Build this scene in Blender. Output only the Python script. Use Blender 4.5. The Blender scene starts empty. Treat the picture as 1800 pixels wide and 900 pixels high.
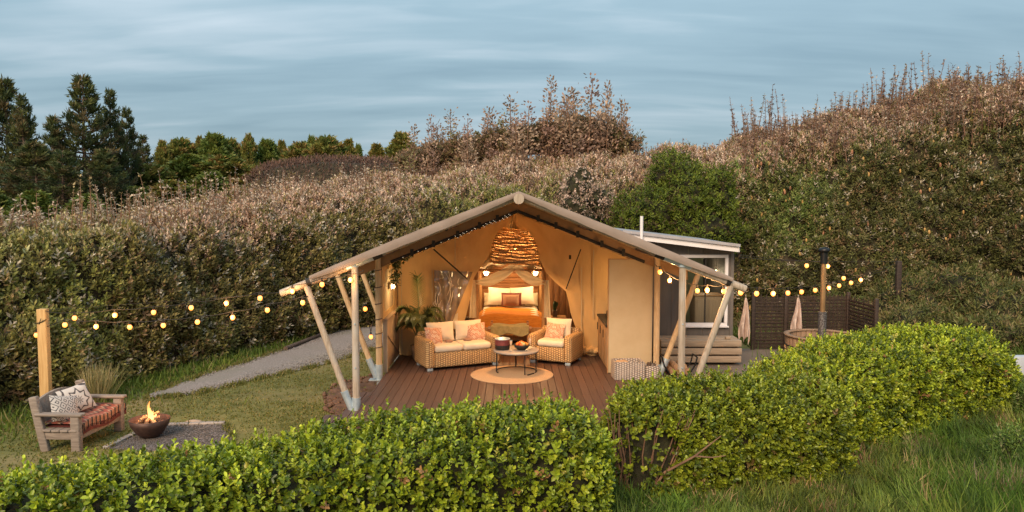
import bpy, math, random
import numpy as np
from mathutils import Vector, Matrix
random.seed(5)
rng = np.random.default_rng(11)
PI = math.pi
R = math.radians
scene = bpy.context.scene
col = scene.collection

# ------------------------------------------------------------------ camera
PITCH = R(3.77); F = 1350.0; CZ = 3.3
cam_d = bpy.data.cameras.new('camera'); cam = bpy.data.objects.new('camera', cam_d); col.objects.link(cam)
cam_d.sensor_width = 36; cam_d.lens = F / 1800 * 36; cam_d.clip_start = 0.1; cam_d.clip_end = 3000
cam.location = (0, 0, CZ); cam.rotation_euler = (PI / 2 - PITCH, 0, 0)
scene.camera = cam

# ------------------------------------------------------------------ world: dusk sky with thin cloud
SUN_EL, SUN_AZ = R(34), R(200)          # sun behind the camera, a little to the left
w = bpy.data.worlds.new('World'); scene.world = w; w.use_nodes = True
nt = w.node_tree; nt.nodes.clear(); ND = nt.nodes.new; LK = nt.links.new
out = ND('ShaderNodeOutputWorld'); bg = ND('ShaderNodeBackground'); bg.inputs['Strength'].default_value = 0.1
sky = ND('ShaderNodeTexSky'); sky.sky_type = 'NISHITA'; sky.sun_disc = False
sky.sun_elevation = SUN_EL; sky.sun_rotation = SUN_AZ; sky.air_density = 1.2; sky.dust_density = 1.0
tc = ND('ShaderNodeTexCoord'); sep = ND('ShaderNodeSeparateXYZ'); LK(tc.outputs['Generated'], sep.inputs[0])
def wm(op, a, b=None, clamp=False):
    n = ND('ShaderNodeMath'); n.operation = op; n.use_clamp = clamp
    for i, v in enumerate((a, b)):
        if v is None: continue
        if isinstance(v, (int, float)): n.inputs[i].default_value = v
        else: LK(v, n.inputs[i])
    return n.outputs[0]
zz = wm('ADD', wm('MAXIMUM', sep.outputs[2], 0.0), 0.16)
cx_ = wm('DIVIDE', sep.outputs[0], zz); cy_ = wm('DIVIDE', sep.outputs[1], zz)
cmb = ND('ShaderNodeCombineXYZ'); LK(wm('MULTIPLY', cx_, 0.42), cmb.inputs[0]); LK(wm('MULTIPLY', cy_, 1.05), cmb.inputs[1])
n1 = ND('ShaderNodeTexNoise'); n1.inputs['Scale'].default_value = 0.75; n1.inputs['Detail'].default_value = 5; n1.inputs['Roughness'].default_value = 0.52
n1.inputs['Distortion'].default_value = 0.5
LK(cmb.outputs[0], n1.inputs['Vector'])
cmb2 = ND('ShaderNodeCombineXYZ'); LK(wm('MULTIPLY', cx_, 1.3), cmb2.inputs[0]); LK(wm('MULTIPLY', cy_, 5.0), cmb2.inputs[1])
n2 = ND('ShaderNodeTexNoise'); n2.inputs['Scale'].default_value = 1.1; n2.inputs['Detail'].default_value = 6; n2.inputs['Distortion'].default_value = 0.4
LK(cmb2.outputs[0], n2.inputs['Vector'])
nn = wm('ADD', wm('MULTIPLY', n1.outputs[0], 0.74), wm('MULTIPLY', n2.outputs[0], 0.26))
rp = ND('ShaderNodeValToRGB'); LK(nn, rp.inputs[0]); cr = rp.color_ramp
cr.elements[0].position = 0.40; cr.elements[0].color = (0.235, 0.355, 0.435, 1)
cr.elements[1].position = 0.64; cr.elements[1].color = (0.50, 0.60, 0.675, 1)
e = cr.elements.new(0.5); e.color = (0.30, 0.43, 0.51, 1)
# brighter towards the zenith (overcast distribution), pale near the horizon
el = wm('MAXIMUM', sep.outputs[2], 0.0)
gain = wm('ADD', wm('MULTIPLY', el, 1.6), 0.84)
hz = wm('MULTIPLY', wm('POWER', wm('SUBTRACT', 1.0, el, True), 22.0), 0.32)
mh = ND('ShaderNodeMix'); mh.data_type = 'RGBA'; LK(hz, mh.inputs[0]); LK(rp.outputs[0], mh.inputs[6]); mh.inputs[7].default_value = (0.46, 0.60, 0.70, 1)
sc_ = ND('ShaderNodeVectorMath'); sc_.operation = 'SCALE'; LK(mh.outputs[2], sc_.inputs[0]); LK(wm('MULTIPLY', gain, 8.6), sc_.inputs['Scale'])
mx = ND('ShaderNodeMix'); mx.data_type = 'RGBA'; mx.inputs[0].default_value = 0.92
LK(sky.outputs[0], mx.inputs[6]); LK(sc_.outputs[0], mx.inputs[7]); LK(mx.outputs[2], bg.inputs['Color']); LK(bg.outputs[0], out.inputs[0])

sun_d = bpy.data.lights.new('sun', 'SUN'); sun = bpy.data.objects.new('sun', sun_d); col.objects.link(sun)
sun_d.energy = 3.5; sun_d.angle = R(34); sun_d.color = (1.0, 0.74, 0.50)
sdir = Vector((math.sin(SUN_AZ) * math.cos(SUN_EL), math.cos(SUN_AZ) * math.cos(SUN_EL), math.sin(SUN_EL)))
sun.rotation_euler = sdir.to_track_quat('Z', 'Y').to_euler()
vs = scene.view_settings; vs.view_transform = 'Standard'; vs.look = 'None'; vs.exposure = 0.32; vs.gamma = 1.0
scene.cycles.max_bounces = 8; scene.cycles.transparent_max_bounces = 16; scene.cycles.sample_clamp_indirect = 4
scene.cycles.use_denoising = True

# ------------------------------------------------------------------ placing helpers (metres; rays through the survey photograph)
def ray(u, v):
    y = (450 - v) / F
    return np.array([(u - 900) / F, math.cos(PITCH) + y * math.sin(PITCH), -math.sin(PITCH) + y * math.cos(PITCH)])
def P(u, v, Y):
    d = ray(u, v); t = Y / d[1]; return np.array([d[0] * t, Y, CZ + d[2] * t])
def G(u, v, z):
    d = ray(u, v); t = (z - CZ) / d[2]; return np.array([d[0] * t, d[1] * t, z])

# ------------------------------------------------------------------ object helpers
XF = {}
def props(o, label=None, cat=None, group=None, kind=None):
    if label: o['label'] = label
    if cat: o['category'] = cat
    if group: o['group'] = group
    if kind: o['kind'] = kind
    return o
def thing(name, label, cat, loc=(0, 0, 0), rz=0.0, group=None):
    o = bpy.data.objects.new(name, None); col.objects.link(o); o.empty_display_size = 0.2
    o.location = [float(c) for c in loc]; o.rotation_euler = (0, 0, rz)
    XF[o] = Matrix.Translation([float(c) for c in loc]) @ Matrix.Rotation(rz, 4, 'Z')
    return props(o, label, cat, group)
def root_of(o):
    while o.parent: o = o.parent
    return o
def npmesh(name, V, Q, mat=None, colr=None, smooth=False):
    """mesh from arrays: V (n,3), Q (m,3 or 4)"""
    V = np.asarray(V, dtype=np.float32); Q = np.asarray(Q, dtype=np.int32)
    me = bpy.data.meshes.new(name); k = Q.shape[1]
    me.vertices.add(len(V)); me.vertices.foreach_set('co', V.ravel())
    me.loops.add(Q.size); me.loops.foreach_set('vertex_index', Q.ravel())
    me.polygons.add(len(Q)); me.polygons.foreach_set('loop_start', np.arange(0, Q.size, k, dtype=np.int32))
    me.polygons.foreach_set('loop_total', np.full(len(Q), k, dtype=np.int32))
    if smooth: me.polygons.foreach_set('use_smooth', np.ones(len(Q), dtype=bool))
    if colr is not None:
        a = me.color_attributes.new('tint', 'FLOAT_COLOR', 'POINT')
        c4 = np.ones((len(V), 4), dtype=np.float32); c4[:, :3] = colr; a.data.foreach_set('color', c4.ravel())
    me.update(); me.validate()
    if mat: me.materials.append(mat)
    return me
def link(name, me, parent=None, world=False, **kw):
    o = bpy.data.objects.new(name, me); col.objects.link(o)
    if parent:
        o.parent = parent
        if world: me.transform(XF[root_of(parent)].inverted())
    return props(o, **kw)
class MB:
    def __init__(s): s.v = []; s.f = []; s.sm = []
    def add(s, V, Fs, smooth=False):
        b = len(s.v); s.v += [tuple(map(float, p)) for p in V]; s.f += [tuple(b + i for i in f) for f in Fs]; s.sm += [smooth] * len(Fs); return s
    def box(s, c, size, rot=None, taper=1.0):
        x, y, z = [q / 2 for q in size]
        pts = [Vector((sx * x * (taper if sz > 0 else 1), sy * y * (taper if sz > 0 else 1), sz * z)) for sz in (-1, 1) for sy in (-1, 1) for sx in (-1, 1)]
        if rot is not None:
            if isinstance(rot, (int, float)): rot = Matrix.Rotation(rot, 3, 'Z')
            pts = [rot @ p for p in pts]
        c = Vector([float(q) for q in c])
        return s.add([p + c for p in pts], [(0, 2, 3, 1), (4, 5, 7, 6), (0, 1, 5, 4), (2, 6, 7, 3), (0, 4, 6, 2), (1, 3, 7, 5)])
    def cyl(s, p0, p1, r0, r1=None, n=10, cap=True):
        r1 = r0 if r1 is None else r1; return s.tube([p0, p1], [r0, r1], n, cap)
    def tube(s, path, r, n=8, cap=True):
        path = [Vector([float(q) for q in p]) for p in path]
        if not hasattr(r, '__len__'): r = [r] * len(path)
        V = []; up = None
        for i, p in enumerate(path):
            d = (path[min(i + 1, len(path) - 1)] - path[max(i - 1, 0)])
            d = d.normalized() if d.length > 1e-9 else Vector((0, 0, 1))
            if up is None: up = Vector((0, 0, 1)) if abs(d.z) < 0.9 else Vector((0, 1, 0))
            a = d.cross(up); a = a.normalized() if a.length > 1e-6 else Vector((1, 0, 0)); b = a.cross(d).normalized(); up = b
            for k in range(n):
                t = 2 * PI * k / n; V.append(p + (a * math.cos(t) + b * math.sin(t)) * r[i])
        Fs = [(i * n + k, i * n + (k + 1) % n, (i + 1) * n + (k + 1) % n, (i + 1) * n + k) for i in range(len(path) - 1) for k in range(n)]
        s.add(V, Fs, True)
        if cap:
            m = len(path) - 1
            s.add([V[k] for k in range(n)], [tuple(range(n))]); s.add([V[m * n + k] for k in range(n)], [tuple(range(n - 1, -1, -1))])
        return s
    def lathe(s, prof, c=(0, 0, 0), n=24, smooth=True):
        V = [(c[0] + r * math.cos(2 * PI * k / n), c[1] + r * math.sin(2 * PI * k / n), c[2] + z) for r, z in prof for k in range(n)]
        Fs = [(i * n + k, i * n + (k + 1) % n, (i + 1) * n + (k + 1) % n, (i + 1) * n + k) for i in range(len(prof) - 1) for k in range(n)]
        return s.add(V, Fs, smooth)
    def grid(s, fn, nu, nv, smooth=True):
        V = [fn(i / nu, j / nv) for i in range(nu + 1) for j in range(nv + 1)]
        Fs = [(i * (nv + 1) + j, (i + 1) * (nv + 1) + j, (i + 1) * (nv + 1) + j + 1, i * (nv + 1) + j + 1) for i in range(nu) for j in range(nv)]
        return s.add(V, Fs, smooth)
    def sphere(s, c, r, n=10, m=6, sq=(1, 1, 1)):
        prof = [(math.sin(PI * i / m), -math.cos(PI * i / m)) for i in range(m + 1)]
        V = [(c[0] + sq[0] * r * a * math.cos(2 * PI * k / n), c[1] + sq[1] * r * a * math.sin(2 * PI * k / n), c[2] + sq[2] * r * b) for a, b in prof for k in range(n)]
        Fs = [(i * n + k, i * n + (k + 1) % n, (i + 1) * n + (k + 1) % n, (i + 1) * n + k) for i in range(m) for k in range(n)]
        return s.add(V, Fs, True)
    def prism(s, poly, z0, z1):
        n = len(poly)
        return s.add([(p[0], p[1], z0) for p in poly] + [(p[0], p[1], z1) for p in poly],
                     [tuple(range(n - 1, -1, -1)), tuple(range(n, 2 * n))] + [(i, (i + 1) % n, n + (i + 1) % n, n + i) for i in range(n)])
    def cushion(s, c, size, rot=None, puff=1.0, n=8, sag=0.0):
        """a stuffed cushion: size = width (x), thickness (y), height (z)"""
        a, t, b = size; rot = rot or Matrix.Identity(3); c = Vector([float(q) for q in c])
        for side in (-1, 1):
            V = []
            for i in range(n + 1):
                for j in range(n + 1):
                    x = i / n * 2 - 1; z = j / n * 2 - 1
                    e = (max(0, 1 - x * x) * max(0, 1 - z * z)) ** 0.38
                    px = x * (1 - 0.06 * puff * (1 - z * z) * abs(x)); pz = z * (1 - 0.06 * puff * (1 - x * x) * abs(z))
                    V.append(c + rot @ Vector((px * a / 2, side * (t * 0.02 + t / 2 * e), pz * b / 2 - sag * (1 - x * x) * (z > 0))))
            f = [(i * (n + 1) + j, (i + 1) * (n + 1) + j, (i + 1) * (n + 1) + j + 1, i * (n + 1) + j + 1) for i in range(n) for j in range(n)]
            s.add(V, f if side < 0 else [q[::-1] for q in f], True)
        return s
    def rbox(s, c, size, r=0.04, rot=None, seg=3):
        """box with rounded edges"""
        n = 2 * (seg + 1); x, y, z = [q / 2 for q in size]; r = min(r, x, y, z); c = Vector([float(q) for q in c])
        if isinstance(rot, (int, float)): rot = Matrix.Rotation(rot, 3, 'Z')
        th = [PI / 2 * i / seg for i in range(seg + 1)]
        rings = [(-z + r - r * math.cos(t), r * (1 - math.sin(t))) for t in [PI / 2 - a for a in th][::-1]]
        lat = [(-z + r * (1 - math.cos(a)), r * (1 - math.sin(a))) for a in th] + [(z - r * (1 - math.cos(a)), r * (1 - math.sin(a))) for a in th[::-1]]
        V = []; m = 4 * (seg + 1)
        for zz_, ins in lat:
            for q, (sx, sy) in enumerate(((1, 1), (-1, 1), (-1, -1), (1, -1))):
                for a in th:
                    ang = q * PI / 2 + a; rr = r - ins
                    p = Vector((sx * (x - r) + rr * math.cos(ang), sy * (y - r) + rr * math.sin(ang), zz_))
                    V.append((rot @ p if rot else p) + c)
        L = len(lat)
        Fs = [(i * m + k, i * m + (k + 1) % m, (i + 1) * m + (k + 1) % m, (i + 1) * m + k) for i in range(L - 1) for k in range(m)]
        s.add(V, Fs, True); s.add(V[:m], [tuple(range(m - 1, -1, -1))]); s.add(V[-m:], [tuple(range(m))])
        return s
    def mesh(s, name, mat):
        me = bpy.data.meshes.new(name); me.from_pydata(s.v, [], s.f); me.polygons.foreach_set('use_smooth', s.sm); me.update()
        if mat: me.materials.append(mat)
        return me
    def build(s, name, mat, parent=None, world=False, **kw):
        return link(name, s.mesh(name, mat), parent, world, **kw)
def dup(o, parent=None, loc=None, rz=None, scale=None, **kw):
    c = o.copy(); col.objects.link(c)
    if parent is not None: c.parent = parent
    if loc is not None: c.location = [float(q) for q in loc]
    if rz is not None: c.rotation_euler = (0, 0, rz)
    if scale is not None: c.scale = scale
    for ch in o.children: dup(ch, c)
    return props(c, **kw)

# ------------------------------------------------------------------ materials
def new_mat(name):
    m = bpy.data.materials.new(name); m.use_nodes = True; t = m.node_tree; t.nodes.clear()
    o = t.nodes.new('ShaderNodeOutputMaterial'); b = t.nodes.new('ShaderNodeBsdfPrincipled'); t.links.new(b.outputs[0], o.inputs[0])
    return m, t, o, b
def pm(name, c1, c2=None, scale=6, rough=0.7, bump=0.2, stretch=(1, 1, 1), detail=5, metal=0, spec=0.4, c3=None, s3=1.5, dist=0.02, lo=0.35, hi=0.65, transl=0):
    m, t, o, b = new_mat(name); N = t.nodes.new; K = t.links.new
    tcn = N('ShaderNodeTexCoord'); mp = N('ShaderNodeMapping'); mp.inputs['Scale'].default_value = stretch; K(tcn.outputs['Object'], mp.inputs[0])
    nz = N('ShaderNodeTexNoise'); nz.inputs['Scale'].default_value = scale; nz.inputs['Detail'].default_value = detail; nz.inputs['Roughness'].default_value = 0.6
    K(mp.outputs[0], nz.inputs['Vector'])
    r = N('ShaderNodeValToRGB'); K(nz.outputs[0], r.inputs[0]); c2 = c2 or tuple(q * 0.75 for q in c1)
    r.color_ramp.elements[0].position = lo; r.color_ramp.elements[0].color = (*c2, 1); r.color_ramp.elements[1].position = hi; r.color_ramp.elements[1].color = (*c1, 1)
    cout = r.outputs[0]
    if c3:
        n3 = N('ShaderNodeTexNoise'); n3.inputs['Scale'].default_value = s3; n3.inputs['Detail'].default_value = 3; K(tcn.outputs['Object'], n3.inputs['Vector'])
        r3 = N('ShaderNodeMapRange'); r3.inputs[1].default_value = 0.5; r3.inputs[2].default_value = 0.72; K(n3.outputs[0], r3.inputs[0])
        mxx = N('ShaderNodeMix'); mxx.data_type = 'RGBA'; K(r3.outputs[0], mxx.inputs[0]); K(cout, mxx.inputs[6]); mxx.inputs[7].default_value = (*c3, 1); cout = mxx.outputs[2]
    K(cout, b.inputs['Base Color']); b.inputs['Roughness'].default_value = rough; b.inputs['Metallic'].default_value = metal
    b.inputs['Specular IOR Level'].default_value = spec
    if bump:
        bp = N('ShaderNodeBump'); bp.inputs['Strength'].default_value = bump; bp.inputs['Distance'].default_value = dist; K(nz.outputs[0], bp.inputs['Height']); K(bp.outputs[0], b.inputs['Normal'])
    if transl:
        tr = N('ShaderNodeBsdfTranslucent'); K(cout, tr.inputs[0]); ms = N('ShaderNodeMixShader'); ms.inputs[0].default_value = transl
        K(b.outputs[0], ms.inputs[1]); K(tr.outputs[0], ms.inputs[2]); K(ms.outputs[0], o.inputs[0])
    return m
def leafmat(name, rough=0.45, transl=0.25, spec=0.4):
    m, t, o, b = new_mat(name); N = t.nodes.new; K = t.links.new
    a = N('ShaderNodeAttribute'); a.attribute_name = 'tint'; K(a.outputs['Color'], b.inputs['Base Color'])
    b.inputs['Roughness'].default_value = rough; b.inputs['Specular IOR Level'].default_value = spec
    tr = N('ShaderNodeBsdfTranslucent'); K(a.outputs['Color'], tr.inputs[0]); ms = N('ShaderNodeMixShader'); ms.inputs[0].default_value = transl
    K(b.outputs[0], ms.inputs[1]); K(tr.outputs[0], ms.inputs[2]); K(ms.outputs[0], o.inputs[0])
    return m
def emis(name, c, s):
    m, t, o, b = new_mat(name); e_ = t.nodes.new('ShaderNodeEmission'); e_.inputs[0].default_value = (*c, 1); e_.inputs[1].default_value = s
    t.links.new(e_.outputs[0], o.inputs[0]); return m
def wicker(name, c1, c2, sc=40):
    m, t, o, b = new_mat(name); N = t.nodes.new; K = t.links.new
    tcn = N('ShaderNodeTexCoord'); hs = []
    sp = N('ShaderNodeSeparateXYZ'); K(tcn.outputs['Object'], sp.inputs[0])
    def M(op, a, b_=None):
        n = N('ShaderNodeMath'); n.operation = op
        for i, v in enumerate((a, b_)):
            if v is None: continue
            if isinstance(v, (int, float)): n.inputs[i].default_value = v
            else: K(v, n.inputs[i])
        return n.outputs[0]
    hx = M('ADD', sp.outputs[0], sp.outputs[1])
    vert = M('ABSOLUTE', M('SINE', M('MULTIPLY', hx, sc * 1.3)))
    ph = M('MULTIPLY', M('GREATER_THAN', M('SINE', M('MULTIPLY', hx, sc * 1.3)), 0.0), PI / 2)
    hor = M('ABSOLUTE', M('SINE', M('ADD', M('MULTIPLY', sp.outputs[2], sc * 1.75), ph)))
    h = M('MULTIPLY', M('POWER', vert, 0.5), M('POWER', hor, 0.5))
    nz = N('ShaderNodeTexNoise'); nz.inputs['Scale'].default_value = 9; nz.inputs['Detail'].default_value = 4; K(tcn.outputs['Object'], nz.inputs[0])
    hh = M('MULTIPLY', h, M('ADD', M('MULTIPLY', nz.outputs[0], 0.9), 0.55))
    r = N('ShaderNodeValToRGB'); K(hh, r.inputs[0]); r.color_ramp.elements[0].color = (*c2, 1); r.color_ramp.elements[0].position = 0.22
    r.color_ramp.elements[1].color = (*c1, 1); r.color_ramp.elements[1].position = 0.8; K(r.outputs[0], b.inputs['Base Color'])
    bp = N('ShaderNodeBump'); bp.inputs['Strength'].default_value = 0.8; bp.inputs['Distance'].default_value = 0.02; K(h, bp.inputs['Height']); K(bp.outputs[0], b.inputs['Normal'])
    b.inputs['Roughness'].default_value = 0.6
    return m
def pattern(name, c1, c2, c3, sc=12, kind='kilim'):
    """woven or printed motif from object coordinates"""
    m, t, o, b = new_mat(name); N = t.nodes.new; K = t.links.new
    tcn = N('ShaderNodeTexCoord'); sp = N('ShaderNodeSeparateXYZ'); K(tcn.outputs['Object'], sp.inputs[0])
    def M(op, a, b_=None):
        n = N('ShaderNodeMath'); n.operation = op
        for i, v in enumerate((a, b_)):
            if v is None: continue
            if isinstance(v, (int, float)): n.inputs[i].default_value = v
            else: K(v, n.inputs[i])
        return n.outputs[0]
    X, Y_, Z = sp.outputs
    if kind == 'kilim':
        zig = M('PINGPONG', M('MULTIPLY', X, sc * 1.4), 0.5)
        f = M('FRACT', M('ADD', M('MULTIPLY', Y_, sc * 0.8), zig))
    elif kind == 'diamond':
        a = M('PINGPONG', M('MULTIPLY', X, sc), 0.5); c_ = M('PINGPONG', M('MULTIPLY', Z, sc), 0.5)
        f = M('FRACT', M('MULTIPLY', M('ADD', a, c_), 2.6))
    elif kind == 'flower':
        rr = M('SQRT', M('ADD', M('POWER', X, 2), M('POWER', Z, 2))); an = M('ARCTAN2', Z, X)
        f = M('FRACT', M('ADD', M('MULTIPLY', rr, sc), M('MULTIPLY', M('ABSOLUTE', M('SINE', M('MULTIPLY', an, 4))), 0.45)))
    else:
        nz = N('ShaderNodeTexVoronoi'); nz.inputs['Scale'].default_value = sc * 2.2; nz.distance = 'MANHATTAN'; K(tcn.outputs['Object'], nz.inputs[0]); f = nz.outputs['Distance']
    r = N('ShaderNodeValToRGB'); K(f, r.inputs[0]); r.color_ramp.interpolation = 'CONSTANT'
    r.color_ramp.elements[0].color = (*c1, 1); r.color_ramp.elements[1].position = 0.36; r.color_ramp.elements[1].color = (*c2, 1)
    e1 = r.color_ramp.elements.new(0.62); e1.color = (*c3, 1); e2 = r.color_ramp.elements.new(0.86); e2.color = (*c1, 1)
    K(r.outputs[0], b.inputs['Base Color']); b.inputs['Roughness'].default_value = 0.9
    nb = N('ShaderNodeTexNoise'); nb.inputs['Scale'].default_value = 90; K(tcn.outputs['Object'], nb.inputs[0])
    bp = N('ShaderNodeBump'); bp.inputs['Strength'].default_value = 0.3; bp.inputs['Distance'].default_value = 0.01; K(nb.outputs[0], bp.inputs['Height']); K(bp.outputs[0], b.inputs['Normal'])
    return m
def glassy(name, c=(0.9, 0.95, 0.9), alpha=0.25, rough=0.05, glow=None, base=None):
    m, t, o, b = new_mat(name); N = t.nodes.new; K = t.links.new
    tr = N('ShaderNodeBsdfTransparent'); tr.inputs[0].default_value = (*c, 1); ms = N('ShaderNodeMixShader'); ms.inputs[0].default_value = alpha
    b.inputs['Base Color'].default_value = (*(base or c), 1); b.inputs['Roughness'].default_value = rough
    K(tr.outputs[0], ms.inputs[1]); K(b.outputs[0], ms.inputs[2])
    if glow:
        b.inputs['Emission Color'].default_value = (*glow[0], 1); b.inputs['Emission Strength'].default_value = glow[1]
    K(ms.outputs[0], o.inputs[0]); return m

M_ = {}
M_['pole'] = pm('weathered_pole', (0.47, 0.385, 0.30), (0.29, 0.225, 0.165), 5, 0.8, 0.3, (9, 9, 0.7), c3=(0.42, 0.38, 0.33), s3=2)
M_['polewarm'] = pm('pine_pole', (0.60, 0.44, 0.26), (0.42, 0.28, 0.15), 5, 0.75, 0.25, (9, 9, 0.8))
M_['post'] = pm('new_pine', (0.62, 0.40, 0.17), (0.47, 0.27, 0.10), 4, 0.7, 0.2, (10, 10, 0.6))
M_['shoe'] = pm('galvanised_steel', (0.50, 0.58, 0.62), (0.38, 0.45, 0.50), 14, 0.45, 0.1, metal=0.5)
M_['fly'] = pm('roof_canvas', (0.40, 0.315, 0.265), (0.34, 0.265, 0.22), 3, 0.85, 0.25, transl=0.30, dist=0.03)
M_['canvas'] = pm('wall_canvas', (0.64, 0.43, 0.205), (0.57, 0.37, 0.165), 2.2, 0.9, 0.45, (1, 1, 0.45), transl=0.15, dist=0.09, detail=3)
M_['infill'] = pm('brown_canvas', (0.42, 0.25, 0.13), (0.34, 0.19, 0.09), 4, 0.9, 0.2, transl=.2)
M_['canvasflat'] = pm('screen_canvas', (0.52, 0.41, 0.26), (0.47, 0.36, 0.22), 2.2, 0.9, 0.15, dist=0.02)
M_['strap'] = pm('black_webbing', (0.03, 0.025, 0.02), (0.015, 0.012, 0.01), 20, 0.7, 0.1)
M_['blackmetal'] = pm('black_steel', (0.03, 0.03, 0.032), (0.02, 0.02, 0.02), 20, 0.4, 0.05, metal=0.6)
M_['deck'] = [pm('deck_timber_%d' % i, tuple(q * k for q in (0.112, 0.062, 0.046)), tuple(q * k for q in (0.074, 0.039, 0.029)), 5, 0.5, 0.2, (10, 0.5, 4)) for i, k in enumerate((1.0, 0.82, 1.15))]
M_['sidedeck'] = pm('grey_deck_timber', (0.19, 0.145, 0.11), (0.12, 0.09, 0.07), 5, 0.7, 0.2, (0.6, 10, 4))
M_['wood'] = pm('rustic_wood', (0.36, 0.17, 0.07), (0.17, 0.07, 0.03), 4, 0.65, 0.3, (0.8, 5, 9))
M_['woodv'] = pm('rustic_wood_upright', (0.36, 0.18, 0.08), (0.18, 0.08, 0.035), 4, 0.65, 0.3, (9, 9, 0.8))
M_['bedpost'] = pm('bed_post_wood', (0.50, 0.29, 0.13), (0.34, 0.18, 0.08), 5, 0.6, 0.3, (8, 8, 0.8))
M_['clad'] = pm('limed_boards', (0.46, 0.34, 0.23), (0.36, 0.26, 0.17), 5, 0.7, 0.15, (10, 10, 0.7))
M_['cab'] = pm('cabinet_oak', (0.30, 0.19, 0.10), (0.20, 0.12, 0.06), 5, 0.6, 0.15, (10, 10, 0.7))
M_['wicker'] = wicker('natural_wicker', (0.62, 0.39, 0.18), (0.17, 0.09, 0.04), 46)
M_['wickergrey'] = wicker('grey_wicker', (0.50, 0.43, 0.38), (0.12, 0.10, 0.09), 48)
M_['cream'] = pm('cream_cushion', (0.72, 0.63, 0.50), (0.66, 0.57, 0.45), 5, 0.9, 0.25)
M_['white'] = pm('white_linen', (0.78, 0.72, 0.62), (0.72, 0.65, 0.55), 5, 0.9, 0.35, dist=0.03)
M_['muslin'] = pm('cream_muslin', (0.80, 0.72, 0.56), (0.74, 0.65, 0.48), 5, 0.9, 0.3, transl=0.35)
M_['orange'] = pm('mustard_quilt', (0.62, 0.25, 0.04), (0.50, 0.18, 0.025), 6, 0.9, 0.6, (1, 3, 6), dist=0.03)
M_['olive'] = pm('olive_throw', (0.34, 0.29, 0.15), (0.25, 0.21, 0.10), 12, 0.95, 0.5)
M_['brownfab'] = pm('taupe_velvet', (0.34, 0.20, 0.14), (0.27, 0.15, 0.10), 8, 0.85, 0.2)
M_['darkred'] = pm('burgundy_fabric', (0.14, 0.035, 0.025), (0.09, 0.02, 0.018), 8, 0.85, 0.2)
M_['pinkpat'] = pattern('pink_woven', (0.56, 0.33, 0.24), (0.62, 0.50, 0.40), (0.42, 0.19, 0.13), 6, 'vor')
M_['kilim'] = pattern('kilim', (0.25, 0.06, 0.035), (0.04, 0.024, 0.02), (0.34, 0.19, 0.12), 7, 'kilim')
M_['geo'] = pattern('black_white_geo', (0.46, 0.42, 0.38), (0.04, 0.04, 0.05), (0.44, 0.40, 0.36), 8, 'diamond')
M_['flow'] = pattern('white_flower', (0.50, 0.46, 0.42), (0.07, 0.06, 0.06), (0.48, 0.44, 0.40), 9, 'flower')
M_['rug'] = pm('jute_rug', (0.46, 0.31, 0.185), (0.37, 0.24, 0.14), 60, 0.95, 0.6, dist=0.01)
M_['stone'] = pm('grey_tabletop', (0.33, 0.29, 0.26), (0.25, 0.22, 0.20), 7, 0.35, 0.05)
M_['greenpaint'] = pm('sage_paint', (0.22, 0.25, 0.16), (0.20, 0.225, 0.145), 2, 0.8, 0.05)
M_['cabin'] = pm('charcoal_cladding', (0.14, 0.12, 0.105), (0.11, 0.094, 0.083), 3, 0.6, 0.1, (4, 4, 0.6))
M_['whitepaint'] = pm('white_paint', (0.74, 0.70, 0.70), (0.66, 0.62, 0.62), 3, 0.5, 0.05)
M_['pallet'] = pm('weathered_sleeper', (0.40, 0.30, 0.21), (0.27, 0.20, 0.14), 5, 0.8, 0.3, (0.7, 6, 9))
M_['bench'] = pm('grey_weathered_wood', (0.29, 0.235, 0.195), (0.18, 0.14, 0.115), 5, 0.85, 0.4, (7, 0.8, 7))
M_['screen'] = pm('dark_wicker_screen', (0.055, 0.034, 0.024), (0.022, 0.014, 0.011), 9, 0.6, 0.2, (1, 1, 8))
M_['tub'] = pm('cedar_stave', (0.30, 0.19, 0.115), (0.20, 0.12, 0.07), 5, 0.6, 0.2, (9, 9, 0.8))
M_['copper'] = pm('heat_tinted_steel', (0.42, 0.25, 0.12), (0.24, 0.14, 0.07), 4, 0.3, 0.1, (3, 3, 0.7), metal=0.45)
M_['rust'] = pm('rusty_iron', (0.10, 0.055, 0.042), (0.055, 0.03, 0.025), 12, 0.55, 0.3, metal=0.4)
M_['log'] = pm('split_log', (0.40, 0.24, 0.13), (0.20, 0.11, 0.06), 10, 0.85, 0.4)
M_['bark'] = pm('bark', (0.15, 0.10, 0.075), (0.07, 0.045, 0.035), 8, 0.9, 0.5, (3, 3, 0.7))
M_['twig'] = pm('brown_twig', (0.24, 0.13, 0.075), (0.14, 0.075, 0.045), 8, 0.85, 0.3)
M_['inner'] = pm('shaded_twigs', (0.036, 0.036, 0.014), (0.024, 0.019, 0.010), 9, 0.95, 0.8, dist=0.08)  # hedge core coloured dark to stand in for shade among the leaves
M_['innerbank'] = pm('bank_core_shade', (0.06, 0.05, 0.025), (0.035, 0.025, 0.014), 4, 0.95, 0.8, dist=0.12)  # dark core colour reads as deep shadow where leaves thin out
M_['leaf'] = leafmat('hedge_leaf', 0.38, 0.25, 0.5)
M_['dryleaf'] = leafmat('bank_leaf', 0.6, 0.22, 0.3)
M_['grass'] = leafmat('grass_blade', 0.6, 0.3, 0.3)
M_['towel'] = pm('striped_towel', (0.66, 0.52, 0.44), (0.42, 0.30, 0.25), 9, 0.95, 0.3, (7, 7, 0.3), lo=0.44, hi=0.56)
M_['plastic'] = None
M_['soil'] = pm('bare_soil', (0.17, 0.09, 0.055), (0.09, 0.05, 0.032), 6, 0.95, 0.8, dist=0.06)
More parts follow.
